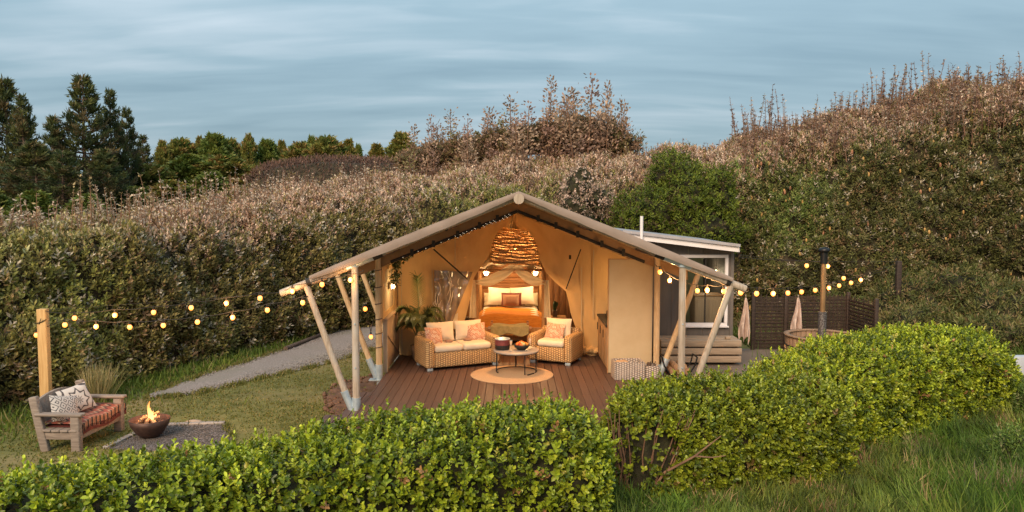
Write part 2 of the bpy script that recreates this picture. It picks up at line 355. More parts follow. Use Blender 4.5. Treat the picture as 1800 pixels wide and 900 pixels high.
M_['gravel'] = pm('gravel', (0.31, 0.26, 0.235), (0.18, 0.15, 0.135), 30, 0.9, 0.6, detail=8, c3=(0.21, 0.185, 0.15), s3=0.8, dist=0.02)
M_['pad'] = pm('fine_gravel_pad', (0.20, 0.165, 0.155), (0.10, 0.085, 0.08), 45, 0.9, 0.6, detail=6)
M_['concrete'] = pm('pale_concrete', (0.46, 0.48, 0.52), (0.38, 0.40, 0.44), 4, 0.8, 0.1)
M_['terracotta'] = pm('clay_pot', (0.22, 0.15, 0.10), (0.14, 0.10, 0.07), 7, 0.8, 0.2)
M_['core'] = emis('bulb_filament_glow', (1.0, 0.56, 0.20), 3.4)
M_['shell'] = glassy('amber_bulb_glass', (1.0, 0.72, 0.42), 0.6, 0.1, ((1.0, 0.32, 0.05), 2.3))
M_['glass'] = glassy('window_glass', (0.92, 0.94, 0.93), 0.12, 0.02, base=(.02, .02, .02))
M_['wineglass'] = glassy('wine_glass', (0.97, 0.93, 0.85), 0.3, 0.05)
M_['lampglow'] = emis('lamp_bulb', (1.0, 0.66, 0.30), 22.0)
M_['tinylight'] = emis('fairy_light', (1.0, 0.78, 0.55), 2.0)

def lamp(loc, power, color=(1.0, 0.58, 0.24), r=0.05, parent=None, name='lamp_light'):
    d = bpy.data.lights.new(name, 'POINT'); d.energy = power; d.color = color; d.shadow_soft_size = r
    o = bpy.data.objects.new(name, d); col.objects.link(o)
    if parent:
        o.parent = parent; o.location = XF[root_of(parent)].inverted() @ Vector([float(q) for q in loc])
    else: o.location = [float(q) for q in loc]
    return o

# ------------------------------------------------------------------ terrain
def sstep(a, b, x):
    t = np.clip((x - a) / (b - a), 0, 1); return t * t * (3 - 2 * t)
def gz(x, y):
    x = np.asarray(x, float); y = np.asarray(y, float)
    z = -0.42 + 0 * x
    z = z - 0.35 * sstep(9.5, 5, y)
    z = z + 0.9 * sstep(6, 13, x) * sstep(15, 22, y)
    z = z + 2.0 * sstep(26, 40, y)
    z = z - 0.15 * sstep(3, 7, x) * sstep(14, 11, y)
    return z + 0.03 * np.sin(x * 1.3 + 0.5) * np.cos(y * 0.9) * (y < 40)
def axis(a, b, far, step):
    inner = np.arange(a, b, step); k = np.array([1.5, 3, 6, 12, 25, 50, 100, 200, 400, 900, 1600]); k = k[k < far]
    return np.concatenate([a - k[::-1], inner, b + k])
gx = axis(-26, 26, 2000, 0.5); gy = axis(-4, 42, 2000, 0.5)
GX, GY = np.meshgrid(gx, gy, indexing='ij'); GZ = gz(GX, GY)
nx, ny = GX.shape; idx = np.arange(nx * ny).reshape(nx, ny)
q = np.stack([idx[:-1, :-1], idx[1:, :-1], idx[1:, 1:], idx[:-1, 1:]], -1).reshape(-1, 4)
M_['lawn'] = pm('mown_lawn', (0.165, 0.15, 0.043), (0.095, 0.095, 0.022), 3, 0.95, 0.6, detail=9, c3=(0.235, 0.175, 0.075), s3=0.6, dist=0.05)
link('ground', npmesh('ground', np.stack([GX, GY, GZ], -1).reshape(-1, 3), q, M_['lawn'], smooth=True), kind='structure')

# ------------------------------------------------------------------ scattering helpers
def norm(a): return a / np.maximum(np.linalg.norm(a, axis=-1, keepdims=True), 1e-9)
def lump(p, f, seed):
    r = np.random.default_rng(seed); s = 0
    for k in range(5):
        d = norm(r.normal(size=3)); ff = f * (1 + 0.7 * k); s = s + np.sin(p @ d * ff + r.uniform(0, 6.28)) / (1 + 0.5 * k)
    return s / 2.2
def surf(V):
    """grid of points (a,b,3) -> verts, quads, vertex normals"""
    a, b = V.shape[:2]; du = np.gradient(V, axis=0); dv = np.gradient(V, axis=1); n = norm(np.cross(du, dv))
    i = np.arange(a * b).reshape(a, b); qd = np.stack([i[:-1, :-1], i[1:, :-1], i[1:, 1:], i[:-1, 1:]], -1).reshape(-1, 4)
    return V.reshape(-1, 3), qd, n
def sample(V, N, n, dens=None, extra=None):
    """random points on grid surface V (a,b,3) weighted by cell area"""
    a, b = V.shape[:2]; d1 = V[1:, :-1] - V[:-1, :-1]; d2 = V[:-1, 1:] - V[:-1, :-1]
    A = np.linalg.norm(np.cross(d1, d2), axis=-1)
    if dens is not None: A = A * dens
    A = A.ravel(); c = rng.choice(len(A), n, p=A / A.sum()); i, j = c // (b - 1), c % (b - 1)
    s, t = rng.random(n)[:, None], rng.random(n)[:, None]
    lerp = lambda X: (X[i, j] * (1 - s) + X[i + 1, j] * s) * (1 - t) + (X[i, j + 1] * (1 - s) + X[i + 1, j + 1] * s) * t
    return lerp(V), norm(lerp(N)), (i + s[:, 0]) / (a - 1), (j + t[:, 0]) / (b - 1)
def leaves(O, D, N, L, W, colr, shape='oval'):
    D = norm(D); S = norm(np.cross(D, N)); N2 = np.cross(S, D); L = np.broadcast_to(np.asarray(L, float), (len(O),))[:, None]; W = np.broadcast_to(np.asarray(W, float), (len(O),))[:, None]
    if shape == 'oval':
        V = np.stack([O, O + D * L * .3 + S * W * .42 + N2 * W * .18, O + D * L * .72 + S * W * .42 + N2 * W * .12, O + D * L - N2 * L * .12,
                      O + D * L * .3 - S * W * .42 + N2 * W * .18, O + D * L * .72 - S * W * .42 + N2 * W * .12], 1)
        q = np.array([[0, 1, 2, 3], [0, 3, 5, 4]]); k = 6
    elif shape == 'blade':
        V = np.stack([O - S * W * .5, O + S * W * .5, O + D * L * .55 + S * W * .35 + N2 * L * .04, O + D * L * .55 - S * W * .35 + N2 * L * .04,
                      O + D * L * .92 - N2 * L * .10 + S * W * .05, O + D * L * .92 - N2 * L * .10 - S * W * .05], 1)
        q = np.array([[0, 1, 2, 3], [3, 2, 4, 5]]); k = 6
    else:
        V = np.stack([O, O + D * L * .5 + S * W * .5, O + D * L, O + D * L * .5 - S * W * .5], 1); q = np.array([[0, 1, 2, 3]]); k = 4
    n = len(O); Q = (q[None] + (np.arange(n) * k)[:, None, None]).reshape(-1, 4)
    return V.reshape(-1, 3), Q, np.repeat(colr, k, axis=0)
def merge(parts):
    Vs, Qs, Cs = [], [], []; b = 0
    for V, Q, C in parts: Vs.append(V); Qs.append(Q + b); Cs.append(C); b += len(V)
    return np.concatenate(Vs), np.concatenate(Qs), np.concatenate(Cs)
def sprigs(pos, nrm, k, axlen, L, W, colfn, up=0.6, jit=0.5, shape='oval', t0=72, t1=22):
    n = len(pos); a = norm(nrm * 0.8 + np.array([0, 0, up]) + rng.normal(size=(n, 3)) * jit * 0.5)
    ref = norm(np.cross(a, rng.normal(size=(n, 3)))); ref2 = np.cross(a, ref); base = colfn(n, pos)
    out_ = []; sz = rng.uniform(0.6, 1.35, n)
    for i in range(k):
        t = i / max(1, k - 1); ph = i * 2.4 + rng.uniform(-.4, .4, n); tl = np.radians(t0 + (t1 - t0) * t + rng.normal(0, 12, n))
        pr = ref * np.cos(ph)[:, None] + ref2 * np.sin(ph)[:, None]
        D = a * np.cos(tl)[:, None] + pr * np.sin(tl)[:, None]
        Nn = a * np.sin(tl)[:, None] - pr * np.cos(tl)[:, None]
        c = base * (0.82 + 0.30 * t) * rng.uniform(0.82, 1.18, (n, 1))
        out_.append(leaves(pos + a * (axlen * (t - 0.5) * sz)[:, None], D, Nn, L * sz * (1.05 - 0.35 * t), W * sz * (1.05 - 0.3 * t), c, shape))
    return merge(out_)
def pal(cols, wts):
    cols = np.array(cols); wts = np.array(wts) / sum(wts)
    def f(n, pos=None): return cols[rng.choice(len(cols), n, p=wts)] * rng.uniform(0.85, 1.15, (n, 1))
    return f

# ------------------------------------------------------------------ clipped green hedges in front
def hedge_surface(st, ns=110, ntt=34, cap=0.9, seed=1, amp=0.085):
    """st rows: x, y, half width, height, base z. Rounded box section swept along the line."""
    st = np.array(st, float); seg = np.linalg.norm(np.diff(st[:, :2], axis=0), axis=1); cum = np.concatenate([[0], np.cumsum(seg)])
    s = np.linspace(0, cum[-1], ns); A = np.stack([np.interp(s, cum, st[:, k]) for k in range(5)], 1)
    for _ in range(6):
        B = A.copy(); B[1:-1] = (A[:-2] + A[1:-1] * 2 + A[2:]) / 4; A = B
    T = norm(np.gradient(A[:, :2], axis=0)); Nn = np.stack([-T[:, 1], T[:, 0]], 1)
    e = np.minimum(s, cum[-1] - s); cf = np.clip(e / cap, 0, 1); cf = np.sqrt(np.clip(1 - (1 - cf) ** 2.2, 0.0004, 1))
    th = np.linspace(0, PI, ntt); c = np.sign(np.cos(th)) * np.abs(np.cos(th)) ** 0.6; sn = np.abs(np.sin(th)) ** 0.55
    V = np.zeros((ns, ntt, 3))
    wv = A[:, 2] * cf; hv = A[:, 3] * (0.25 + 0.75 * cf)
    belly = 1 + 0.06 * np.sin(th * 2)
    for k in range(2): V[:, :, k] = A[:, k][:, None] - Nn[:, k][:, None] * (wv[:, None] * (c * belly)[None])
    V[:, :, 2] = A[:, 4][:, None] + hv[:, None] * sn[None]
    _, _, N = surf(V); d = lump(V, 2.6, seed) * amp + lump(V, 7.5, seed + 9) * amp * 0.5
    V = V + N * (d * (1 - 0.0 * sn[None]))[:, :, None]
    return V
green = pal([(0.31, 0.37, 0.022), (0.22, 0.28, 0.018), (0.43, 0.47, 0.035), (0.09, 0.13, 0.012), (0.40, 0.36, 0.06), (0.38, 0.20, 0.08)], [36, 34, 16, 27, 2.4, 1.2])
green2 = pal([(0.25, 0.29, 0.020), (0.18, 0.22, 0.016), (0.35, 0.38, 0.03), (0.09, 0.125, 0.012), (0.26, 0.17, 0.06)], [36, 36, 14, 24, 3])
def hedge(name, label, st, n_out, n_in, seed, cf=green, dens=None, bare=None, **kw):
    V = hedge_surface(st, seed=seed, **kw); vv, qq, N = surf(V)
    loc = (st[len(st) // 2][0], st[len(st) // 2][1], st[len(st) // 2][4])
    t = thing(name, label, 'hedge', loc)
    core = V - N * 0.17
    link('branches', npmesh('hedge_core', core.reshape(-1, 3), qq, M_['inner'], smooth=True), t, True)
    def keep(pos): return np.ones(len(pos), bool) if bare is None else bare(pos)
    p, nn_, _, tt = sample(V, N, n_out)
    off = lump(p, 5.0, seed + 3)
    kk = keep(p) & ~((off < -0.7) & (rng.random(len(p)) < .5)); p, nn_, off = p[kk], nn_[kk], off[kk]
    p = p + nn_ * (rng.normal(0, 0.03, len(p)) + 0.02 * off)[:, None]
    h_ = len(p) // 2
    A = merge([sprigs(p[:h_], nn_[:h_], 8, 0.11, 0.068, 0.044, cf, up=0.75, jit=0.9), sprigs(p[h_:], nn_[h_:], 7, 0.08, 0.052, 0.034, cf, up=0.6, jit=1.2)])
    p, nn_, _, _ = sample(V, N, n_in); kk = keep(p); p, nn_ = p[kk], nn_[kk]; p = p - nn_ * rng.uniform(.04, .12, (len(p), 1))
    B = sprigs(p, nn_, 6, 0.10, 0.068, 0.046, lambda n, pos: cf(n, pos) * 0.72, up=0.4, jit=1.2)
    # shoots that stand out of the clipped surface
    m = len(V.reshape(-1, 3)) // 5; p, nn_, _, _ = sample(V, N, int(n_out * 0.06)); kk = keep(p) & (nn_[:, 2] > 0.2); p, nn_ = p[kk], nn_[kk]
    Cc = sprigs(p + nn_ * 0.06, nn_, 10, 0.20, 0.058, 0.034, lambda n, pos: cf(n, pos) * 1.25, up=1.4, jit=0.6)
    Vv, Qq, Cl = merge([A, B, Cc])
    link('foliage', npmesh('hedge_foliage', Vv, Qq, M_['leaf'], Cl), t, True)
    return t, V, N

hedge('clipped_hedge', 'bright green clipped hedge that fills the front of the picture below bench and deck',
      [(-9.0, 5.3, .85, 1.36, -.6), (-6.6, 6.25, .85, 1.34, -.58), (-4.6, 7.0, .82, 1.30, -.56), (-2.8, 7.75, .8, 1.24, -.54), (-1.2, 8.5, .78, 1.30, -.5), (0.1, 9.0, .76, 1.40, -.47), (1.15, 9.15, .7, 1.42, -.47)],
      7600, 5200, 3, ns=150, cap=0.55)
def bare_mid(p):
    d = np.hypot((p[:, 0] - 1.62) / 0.50, (p[:, 2] - 0.05) / 0.50) + lump(p, 6, 4) * .25
    return ~((d < 1) & (p[:, 1] < 10.2) & (rng.random(len(p)) < 0.86))
hb, HV, HN = hedge('clipped_hedge', 'green clipped hedge with bare brown stems showing at its left end',
      [(1.25, 10.15, .66, 1.26, -.5), (2.2, 10.35, .7, 1.26, -.5), (3.1, 10.6, .78, 1.27, -.5), (4.1, 11.1, .8, 1.26, -.5), (4.75, 11.4, .74, 1.12, -.5)],
      4600, 3200, 7, cf=green2, bare=bare_mid, ns=90, cap=0.5)
mb = MB()
r_ = random.Random(4)
for i in range(38):
    x = r_.uniform(1.2, 2.3); y0 = r_.uniform(9.62, 10.0); p = [Vector((1.6 + (x - 1.6) * .5, y0 + .1, -.5))]
    top = Vector((x + r_.uniform(-.1, .2), y0 - .02, r_.uniform(.35, .72)))
    for k in range(1, 5): p.append(p[0].lerp(top, k / 4) + Vector((r_.uniform(-.03, .03), r_.uniform(-.02, .02), 0)))
    mb.tube(p, [.016, .013, .010, .008, .005], 6)
mb.tube([(1.75, 9.75, -.5), (1.95, 9.6, -.1), (2.3, 9.48, .15), (2.62, 9.45, .42)], [.022, .018, .014, .006], 7)
mb.tube([(2.3, 9.48, .15), (2.5, 9.4, .16), (2.65, 9.35, .2)], [.012, .009, .005], 6)
mb.build('bare_stems', M_['twig'], hb, True)
hedge('clipped_hedge', 'wide green clipped hedge curving round the hot tub and dark screen',
      [(3.75, 11.15, .7, 1.22, -.45), (4.7, 12.2, .9, 1.30, -.45), (5.9, 13.3, 1.05, 1.36, -.44), (7.3, 14.2, 1.15, 1.36, -.42), (8.6, 14.75, 1.1, 1.28, -.42), (9.5, 14.9, .95, 1.12, -.42)],
      8000, 4800, 13, ns=110, cap=0.9)

# ------------------------------------------------------------------ tall shrub bank behind the tent
ST = [  # u, base distance, face-top row, top row, extra depth
    (-330, 11.2, 478, 440, 5), (-160, 12.2, 470, 432, 5), (0, 13.5, 452, 418, 5), (150, 15.0, 436, 396, 5.5), (300, 16.8, 420, 372, 5.5), (420, 19.0, 408, 352, 6), (520, 21.0, 400, 338, 6),
    (650, 23.5, 388, 312, 7), (800, 24.6, 352, 292, 7), (950, 25, 338, 290, 7), (1100, 25, 332, 274, 7), (1250, 24.5, 322, 262, 7), (1330, 24.2, 305, 243, 6),
    (1400, 23.8, 285, 218, 5.5), (1550, 23.2, 250, 183, 5), (1700, 22.6, 225, 152, 5), (1800, 22.2, 215, 150, 5), (1960, 21.6, 225, 150, 5), (2200, 20.5, 230, 160, 5)]
ST = np.array(ST, float)
def bank_surface(u0, u1, nsec, seed, amp=1.0):
    us = np.linspace(u0, u1, nsec); A = np.stack([np.interp(us, ST[:, 0], ST[:, k]) for k in range(5)], 1)
    for _ in range(3):
        B = A.copy(); B[1:-1] = (A[:-2] + A[1:-1] * 2 + A[2:]) / 4; A = B
    rows = []
    for u, d, vf, vt, dd in A:
        x0 = (u - 900) / F
        b = np.array([x0 * d, d, 0]); b[2] = gz(b[0], b[1]) - 0.1
        f = P(u, vf, d + 0.9); tp = P(u, vt, d + dd); bk = np.array([x0 * (d + dd + 3), d + dd + 3, gz(0, d + dd + 3) - .2]); 
        ctrl = np.array([b, b + [0, -.15, (f[2] - b[2]) * .35], b * .35 + f * .65 + [0, -.25, 0], f, f * .62 + tp * .38 + [0, 0, .15], f * .25 + tp * .75 + [0, 0, .06], tp, tp * .6 + bk * .4 + [0, .5, .5], bk])
        ctrl[1, :2] = b[:2] + [0, -.12]
        tt = np.linspace(0, 8, 41); rows.append(np.stack([np.interp(tt, np.arange(9), ctrl[:, k]) for k in range(3)], 1))
    V = np.array(rows)
    for _ in range(2):
        B = V.copy(); B[:, 1:-1] = (V[:, :-2] + V[:, 1:-1] * 2 + V[:, 2:]) / 4; V = B
    _, _, N = surf(V)
    if N[nsec // 2, 12, 1] > 0: N = -N
    fade = 1 + 0 * V[..., 0]; fade[:, :3] = 0.3
    V = V + N * ((lump(V, 1.1, seed) * 0.28 * amp + lump(V, 3.0, seed + 1) * 0.17 * amp + lump(V, 6.5, seed + 4) * .07) * fade)[..., None]
    return V, N, us
PINK = np.array([(0.60, 0.42, 0.31), (0.50, 0.32, 0.23), (0.68, 0.53, 0.41), (0.36, 0.23, 0.14), (0.40, 0.32, 0.15)])
DARK = np.array([(0.235, 0.195, 0.058), (0.165, 0.15, 0.040), (0.31, 0.245, 0.09), (0.30, 0.185, 0.10), (0.13, 0.11, 0.040)])
BANK = np.array([(0.16, 0.165, 0.048), (0.11, 0.12, 0.035), (0.24, 0.21, 0.085), (0.30, 0.195, 0.10), (0.065, 0.068, 0.026)])
def bank(name, label, cat, u0, u1, nsec, n, seed, facecol, pale, tops, kk=7, L=.115, W=.05, amp=1.0):
    V, N, us = bank_surface(u0, u1, nsec, seed, amp)
    vv, qq, _ = surf(V)
    t = thing(name, label, cat, (V[nsec // 2, 0, 0], V[nsec // 2, 0, 1], V[nsec // 2, 0, 2]))
    core = V - N * 0.22
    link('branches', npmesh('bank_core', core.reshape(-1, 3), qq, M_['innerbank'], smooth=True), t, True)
    dens = np.ones((V.shape[0] - 1, V.shape[1] - 1)); dens[:, 33:] = 0.08
    p, nn_, si, ti = sample(V, N, n, dens)
    pn = lump(p, .8, seed + 2); off = lump(p, 3.2, seed + 5)
    kp = (off > -.45) | (rng.random(n) < .38); p, nn_, ti, pn, off = p[kp], nn_[kp], ti[kp], pn[kp], off[kp]; n = len(p)
    topness = sstep(0.27, 0.53, ti + pn * .05)
    p = p + nn_ * (off * .10 + rng.normal(0, .06, n))[:, None]
    def cf(m, pos):
        a = facecol[rng.choice(5, m, p=[.3, .26, .16, .12, .16])]; g = np.clip(lump(pos, .55, seed + 8), -1, 1)[:, None]
        a = a * (1 + g * .25) * (1 + np.clip(g, 0, 1) * np.array([-.1, .25, -.1]))
        b = PINK[rng.choice(5, m, p=[.30, .25, .15, .15, .15])]
        u_pos = 900 + F * pos[:, 0] / pos[:, 1]; yel = sstep(330, 60, u_pos)[:, None]
        b = b * (1 - yel * np.array([.25, .08, .42]))
        sel = (rng.random(m) < topness[:m] * .85)[:, None] if len(topness) >= m else np.zeros((m, 1), bool)
        c = np.where(sel, b, a); sp = (rng.random(m) < pale)[:, None]
        return np.where(sp, np.array([0.52, 0.45, 0.34]), c) * rng.uniform(.75, 1.25, (m, 1))
    A = sprigs(p, nn_, kk, .16, L, W, cf, up=.8, jit=.9, shape='d')
    parts = [A]
    Vv, Qq, Cl = merge(parts)
    link('foliage', npmesh('bank_foliage', Vv, Qq, M_['dryleaf'], Cl), t, True, kind='stuff')
    return t, V, N
def shoots(parent, V, N, n, hmin, hmax, seed, cols, rows=(17, 27), name='flower_shoots', leafL=.11, urange=None):
    """upright leafy shoots rising out of the top of the bank"""
    r = np.random.default_rng(seed); a, b = V.shape[:2]; O_, D_, N_, C_, L_ = [], [], [], [], []; st = MB()
    for k in range(n):
        i = r.integers(1, a - 1); j = r.integers(*rows); p = V[i, j] + r.normal(0, .1, 3)
        h = hmin + (hmax - hmin) * r.random() ** 1.6 * (1.35 if r.random() < .15 else 1) * (.75 + .5 * math.sin(p[0] * 1.3 + seed)); lean = r.normal(0, .13, 2)
        top = p + np.array([lean[0] * h, lean[1] * h, h]); st.tube([p - [0, 0, .3], top], [.018, .006], 4, False)
        m = int(16 * h / .6) + 6; c0 = cols[r.integers(len(cols))]
        ts = r.uniform(0.02, 1.03, m); ts = np.where(r.random(m) < .6, np.round(ts * h / .17) * .17 / h, ts)
        ph = r.uniform(0, 6.28, m); el_ = r.uniform(-.1, .9, m)
        O_.append(p + (top - p) * ts[:, None]); D_.append(np.stack([np.cos(ph) * np.cos(el_), np.sin(ph) * np.cos(el_), np.sin(el_)], 1))
        N_.append(np.tile([0, 0, 1.0], (m, 1)) + r.normal(0, .3, (m, 3))); C_.append(c0 * r.uniform(.7, 1.3, (m, 1))); L_.append(leafL * r.uniform(.7, 1.3, m) * (1.15 - .4 * ts))
    O_, D_, N_, C_, L_ = map(np.concatenate, (O_, D_, N_, C_, L_))
    v, q_, c = leaves(O_, D_, N_, L_, L_ * .45, C_, 'd')
    link(name, npmesh(name, v, q_, M_['dryleaf'], c), parent, True, kind='stuff')
    st.build(name + '_stems', M_['twig'], parent, True, kind='stuff')
PALE = [np.array(c) for c in ((.55, .43, .31), (.46, .33, .24), (.40, .30, .14), (.60, .48, .36))]
BROWN = [np.array(c) for c in ((.34, .21, .15), (.28, .17, .13), (.40, .28, .19), (.22, .15, .12), (.30, .22, .10))]
t, V, N = bank('boundary_hedge', 'tall olive hedge with pale seed heads behind bench and gravel path', 'hedge', -330, 668, 150, 38000, 21, DARK, .07, 1)
shoots(t, V, N, 800, .3, .95, 1, PALE, rows=(17, 30))
t, V, N = bank('shrub_bank', 'olive brown shrub bank with pinkish top rising behind the tent roof', 'hedge', 660, 1300, 100, 24000, 22, DARK, .08, 1, amp=1.2)
shoots(t, V, N, 450, .2, .55, 2, PALE + BROWN, rows=(16, 30))
t, V, N = bank('shrub_bank', 'high banksia bank with tan flower cones on the right behind the screen', 'hedge', 1290, 2200, 130, 50000, 23, BANK, .05, 1, L=.12, W=.042, amp=1.25)
shoots(t, V, N, 1000, .4, 1.5, 3, BROWN + PALE[:2], rows=(15, 29), leafL=.12)
# flower cones on the banksia face
p, nn_, _, ti = sample(V, N, 900); k_ = (ti < .5); p, nn_ = p[k_][:300], nn_[k_][:300]
proto = MB().sphere((0, 0, 0), .05, 7, 5, (1, 1, 1.9)).mesh('flower_cone', pm('cone_tan', (0.55, 0.36, 0.12), (0.42, 0.22, 0.08), 30, .9, .3))
proto2 = MB().sphere((0, 0, 0), .05, 7, 5, (1, 1, 2.1)).mesh('flower_cone', pm('cone_brown', (0.40, 0.20, 0.11), (0.30, 0.13, 0.07), 30, .9, .3))
inv = XF[t].inverted()
for k in range(220):
    o = link('flower_cone', proto if rng.random() < .6 else proto2, t); o.location = inv @ Vector(p[k] + nn_[k] * .04)
    o.scale = (float(rng.uniform(.55, .85)),) * 3
# low dark banksia clump at the edge, bright green bush and pale blossoming shrub in the bank
def blob_bush(name, label, cat, c, r, n, cf, L, W, mat='dryleaf', k=7, shape='d', seed=1, up=.5, kk=(1, 1, 1), core='innerbank'):
    th = np.linspace(0, 2 * PI, 40); ph = np.linspace(.02, PI * .93, 24); TH, PH = np.meshgrid(th, ph, indexing='ij')
    D = np.stack([np.sin(PH) * np.cos(TH), np.sin(PH) * np.sin(TH), np.cos(PH)], -1)
    rad = 1 + .20 * lump(D * 1.0, 3.2, seed) + .10 * lump(D, 8, seed + 1)
    V = np.array(c) + D * rad[..., None] * np.array(r); _, _, N = surf(V); N = N * np.sign((N * D).sum(-1).mean())
    t = thing(name, label, cat, (c[0], c[1], gz(c[0], c[1])))
    vv, qq, _ = surf(V - D * np.array(r) * .12); link('branches', npmesh('bush_core', vv, qq, M_[core], smooth=True), t, True)
    p, nn_, _, _ = sample(V, N, n); p = p + nn_ * rng.normal(0, .05, (n, 1))
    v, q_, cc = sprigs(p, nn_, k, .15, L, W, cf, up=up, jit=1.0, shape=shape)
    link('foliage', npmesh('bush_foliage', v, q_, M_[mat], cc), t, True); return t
gbush = pal([(0.125, 0.165, 0.018), (0.085, 0.12, 0.015), (0.18, 0.215, 0.026), (0.10, 0.075, 0.03)], [35, 30, 20, 15])
def bushes(name, label, cat, blobs, cf, L, W, seed, mat='dryleaf'):
    """one bush of several leafy lobes"""
    b0 = blobs[0][0]; t = thing(name, label, cat, (b0[0], b0[1], gz(b0[0], b0[1]))); cs, fs = [], []
    for m_, (c, r, n) in enumerate(blobs):
        th = np.linspace(0, 2 * PI, 30); ph = np.linspace(.02, PI * .97, 18); TH, PH = np.meshgrid(th, ph, indexing='ij')
        D = np.stack([np.sin(PH) * np.cos(TH), np.sin(PH) * np.sin(TH), np.cos(PH)], -1)
        rad = 1 + .28 * lump(D, 4.5, seed + m_) + .16 * lump(D, 10, seed + 31 + m_); V = np.array(c) + D * rad[..., None] * np.array(r); _, _, N = surf(V); N = N * np.sign((N * D).sum(-1).mean())
        vv, qq, _ = surf(np.array(c) + (V - np.array(c)) * .74); cs.append((vv, qq, np.zeros((len(vv), 3))))
        p, nn_, _, _ = sample(V, N, n); p = p + nn_ * rng.normal(0, .07, (n, 1)); fs.append(sprigs(p, nn_, 7, .15, L, W, cf, up=.7, jit=1.0, shape='d'))
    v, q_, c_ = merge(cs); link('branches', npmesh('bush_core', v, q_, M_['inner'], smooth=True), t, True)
    v, q_, c_ = merge(fs); link('foliage', npmesh('bush_foliage', v, q_, M_[mat], c_), t, True); return t
def PB(u, v, d, rx, ry, rz_, n): return (P(u, v, d), (rx, ry, rz_), n)
bushes('green_bush', 'vivid green bush growing in front of the brown bank above the cabin roof', 'bush',
       [PB(1185, 315, 24.6, .75, .8, .75, 1100), PB(1205, 360, 24.2, 1.1, .9, 1.0, 1900), PB(1145, 378, 24.0, 1.0, .8, .75, 1500), PB(1255, 355, 24.2, .65, .8, 1.0, 1200), PB(1230, 405, 23.8, 1.3, .8, .9, 1600), PB(1130, 410, 23.8, 1.0, .7, .7, 1000), PB(1180, 292, 24.9, .32, .4, .5, 200), PB(1262, 325, 24.5, .35, .4, .5, 220), PB(1110, 362, 24.2, .5, .5, .35, 260)], gbush, .10, .045, 41)
pinkc = pal([(0.60, 0.45, 0.36), (0.52, 0.36, 0.27), (0.34, 0.24, 0.16), (0.12, 0.12, 0.05)], [35, 25, 20, 20])
bushes('blossoming_shrub', 'pale pink blossoming shrub in the bank right of the tent ridge', 'shrub',
       [PB(1020, 330, 24.6, .55, .5, .75, 320), PB(1045, 350, 24.4, .5, .5, .5, 220), PB(1010, 365, 24.3, .45, .5, .45, 200)], pinkc, .09, .05, 47)
# scrubby undergrowth on the bank foot at the right
scrubc = pal([(0.15, 0.13, 0.045), (0.10, 0.11, 0.03), (0.22, 0.16, 0.075), (0.24, 0.13, 0.08)], [35, 35, 20, 10])

# ------------------------------------------------------------------ trees beyond the bank
def needle_tree(name, H, Rb, seed, cols, z_low=.12, prof=None, dens=1.0, L=.34, W=.10, droop=-.1, upturn=.5, trunk_r=.22, gaps=.25):
    r = np.random.default_rng(seed); t = bpy.data.objects.new(name, None); O_, D_, C_ = [], [], []; wood = MB()
    wood.tube([(0, 0, -1), (r.normal(0, .1), r.normal(0, .1), H * .5), (0, 0, H)], [trunk_r, trunk_r * .6, .02], 7)
    z = H * z_low; lim = MB()
    while z < H * .985:
        f = (z - H * z_low) / (H * (1 - z_low)); br = Rb * (prof(f) if prof else (1 - f) ** .8 * (.7 + .3 * min(1, f * 6)))
        nb = max(3, int(7 * dens * (1 - f * .35)))
        for k in range(nb):
            if r.random() < gaps * (1 - f): continue
            az = r.uniform(0, 6.28); l = br * r.uniform(.65, 1.15) + .15; p0 = np.array([0, 0, z]); d = np.array([math.cos(az), math.sin(az), 0])
            e_ = lambda s: p0 + d * l * s + np.array([0, 0, l * (droop * s + upturn * s * s * .6)])
            lim.tube([e_(0), e_(.5), e_(.95)], [.05 * (1 - f) + .015, .03, .01], 4, False)
            m = int((12 + 26 * l) * dens); s = r.uniform(.18, 1.0, m) ** .7; side = r.normal(0, .15 * l * (1.15 - s), m); perp = np.array([-d[1], d[0], 0])
            pos = np.array([e_(q) for q in s]) + perp * side[:, None] + r.normal(0, .06, (m, 3))
            dd = d * r.uniform(.1, .9, (m, 1)) + perp * np.sign(side)[:, None] * r.uniform(0, .8, (m, 1)) + np.array([0, 0, 1]) * r.uniform(.1, 1.1, (m, 1)) + r.normal(0, .25, (m, 3))
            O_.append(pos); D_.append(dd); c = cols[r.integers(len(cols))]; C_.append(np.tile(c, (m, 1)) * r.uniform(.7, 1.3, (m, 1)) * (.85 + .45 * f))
        z += H * r.uniform(.018, .032)
    O_, D_, C_ = map(np.concatenate, (O_, D_, C_)); n = len(O_)
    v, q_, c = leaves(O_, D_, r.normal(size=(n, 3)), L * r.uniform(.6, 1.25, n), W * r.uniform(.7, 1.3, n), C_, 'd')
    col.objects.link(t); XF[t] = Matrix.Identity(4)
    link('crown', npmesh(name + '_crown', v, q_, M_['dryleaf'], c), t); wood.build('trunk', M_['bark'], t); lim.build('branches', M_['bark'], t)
    return t
PINEC = [np.array(c) for c in ((.062, .078, .026), (.042, .058, .022), (.095, .105, .03), (.13, .10, .045))]
GOLD = [np.array(c) for c in ((.14, .145, .03), (.10, .115, .026), (.19, .17, .035), (.21, .14, .04))]
MIDG = [np.array(c) for c in ((.11, .145, .028), (.085, .12, .024), (.15, .175, .03))]
pines = [needle_tree('pine_tree', 10.0, 3.1, 51, PINEC, L=.40, W=.085, dens=1.25, gaps=.35, upturn=.7), needle_tree('pine_tree', 10.0, 2.7, 52, PINEC, gaps=.5, L=.40, W=.085, dens=1.2, upturn=.7)]
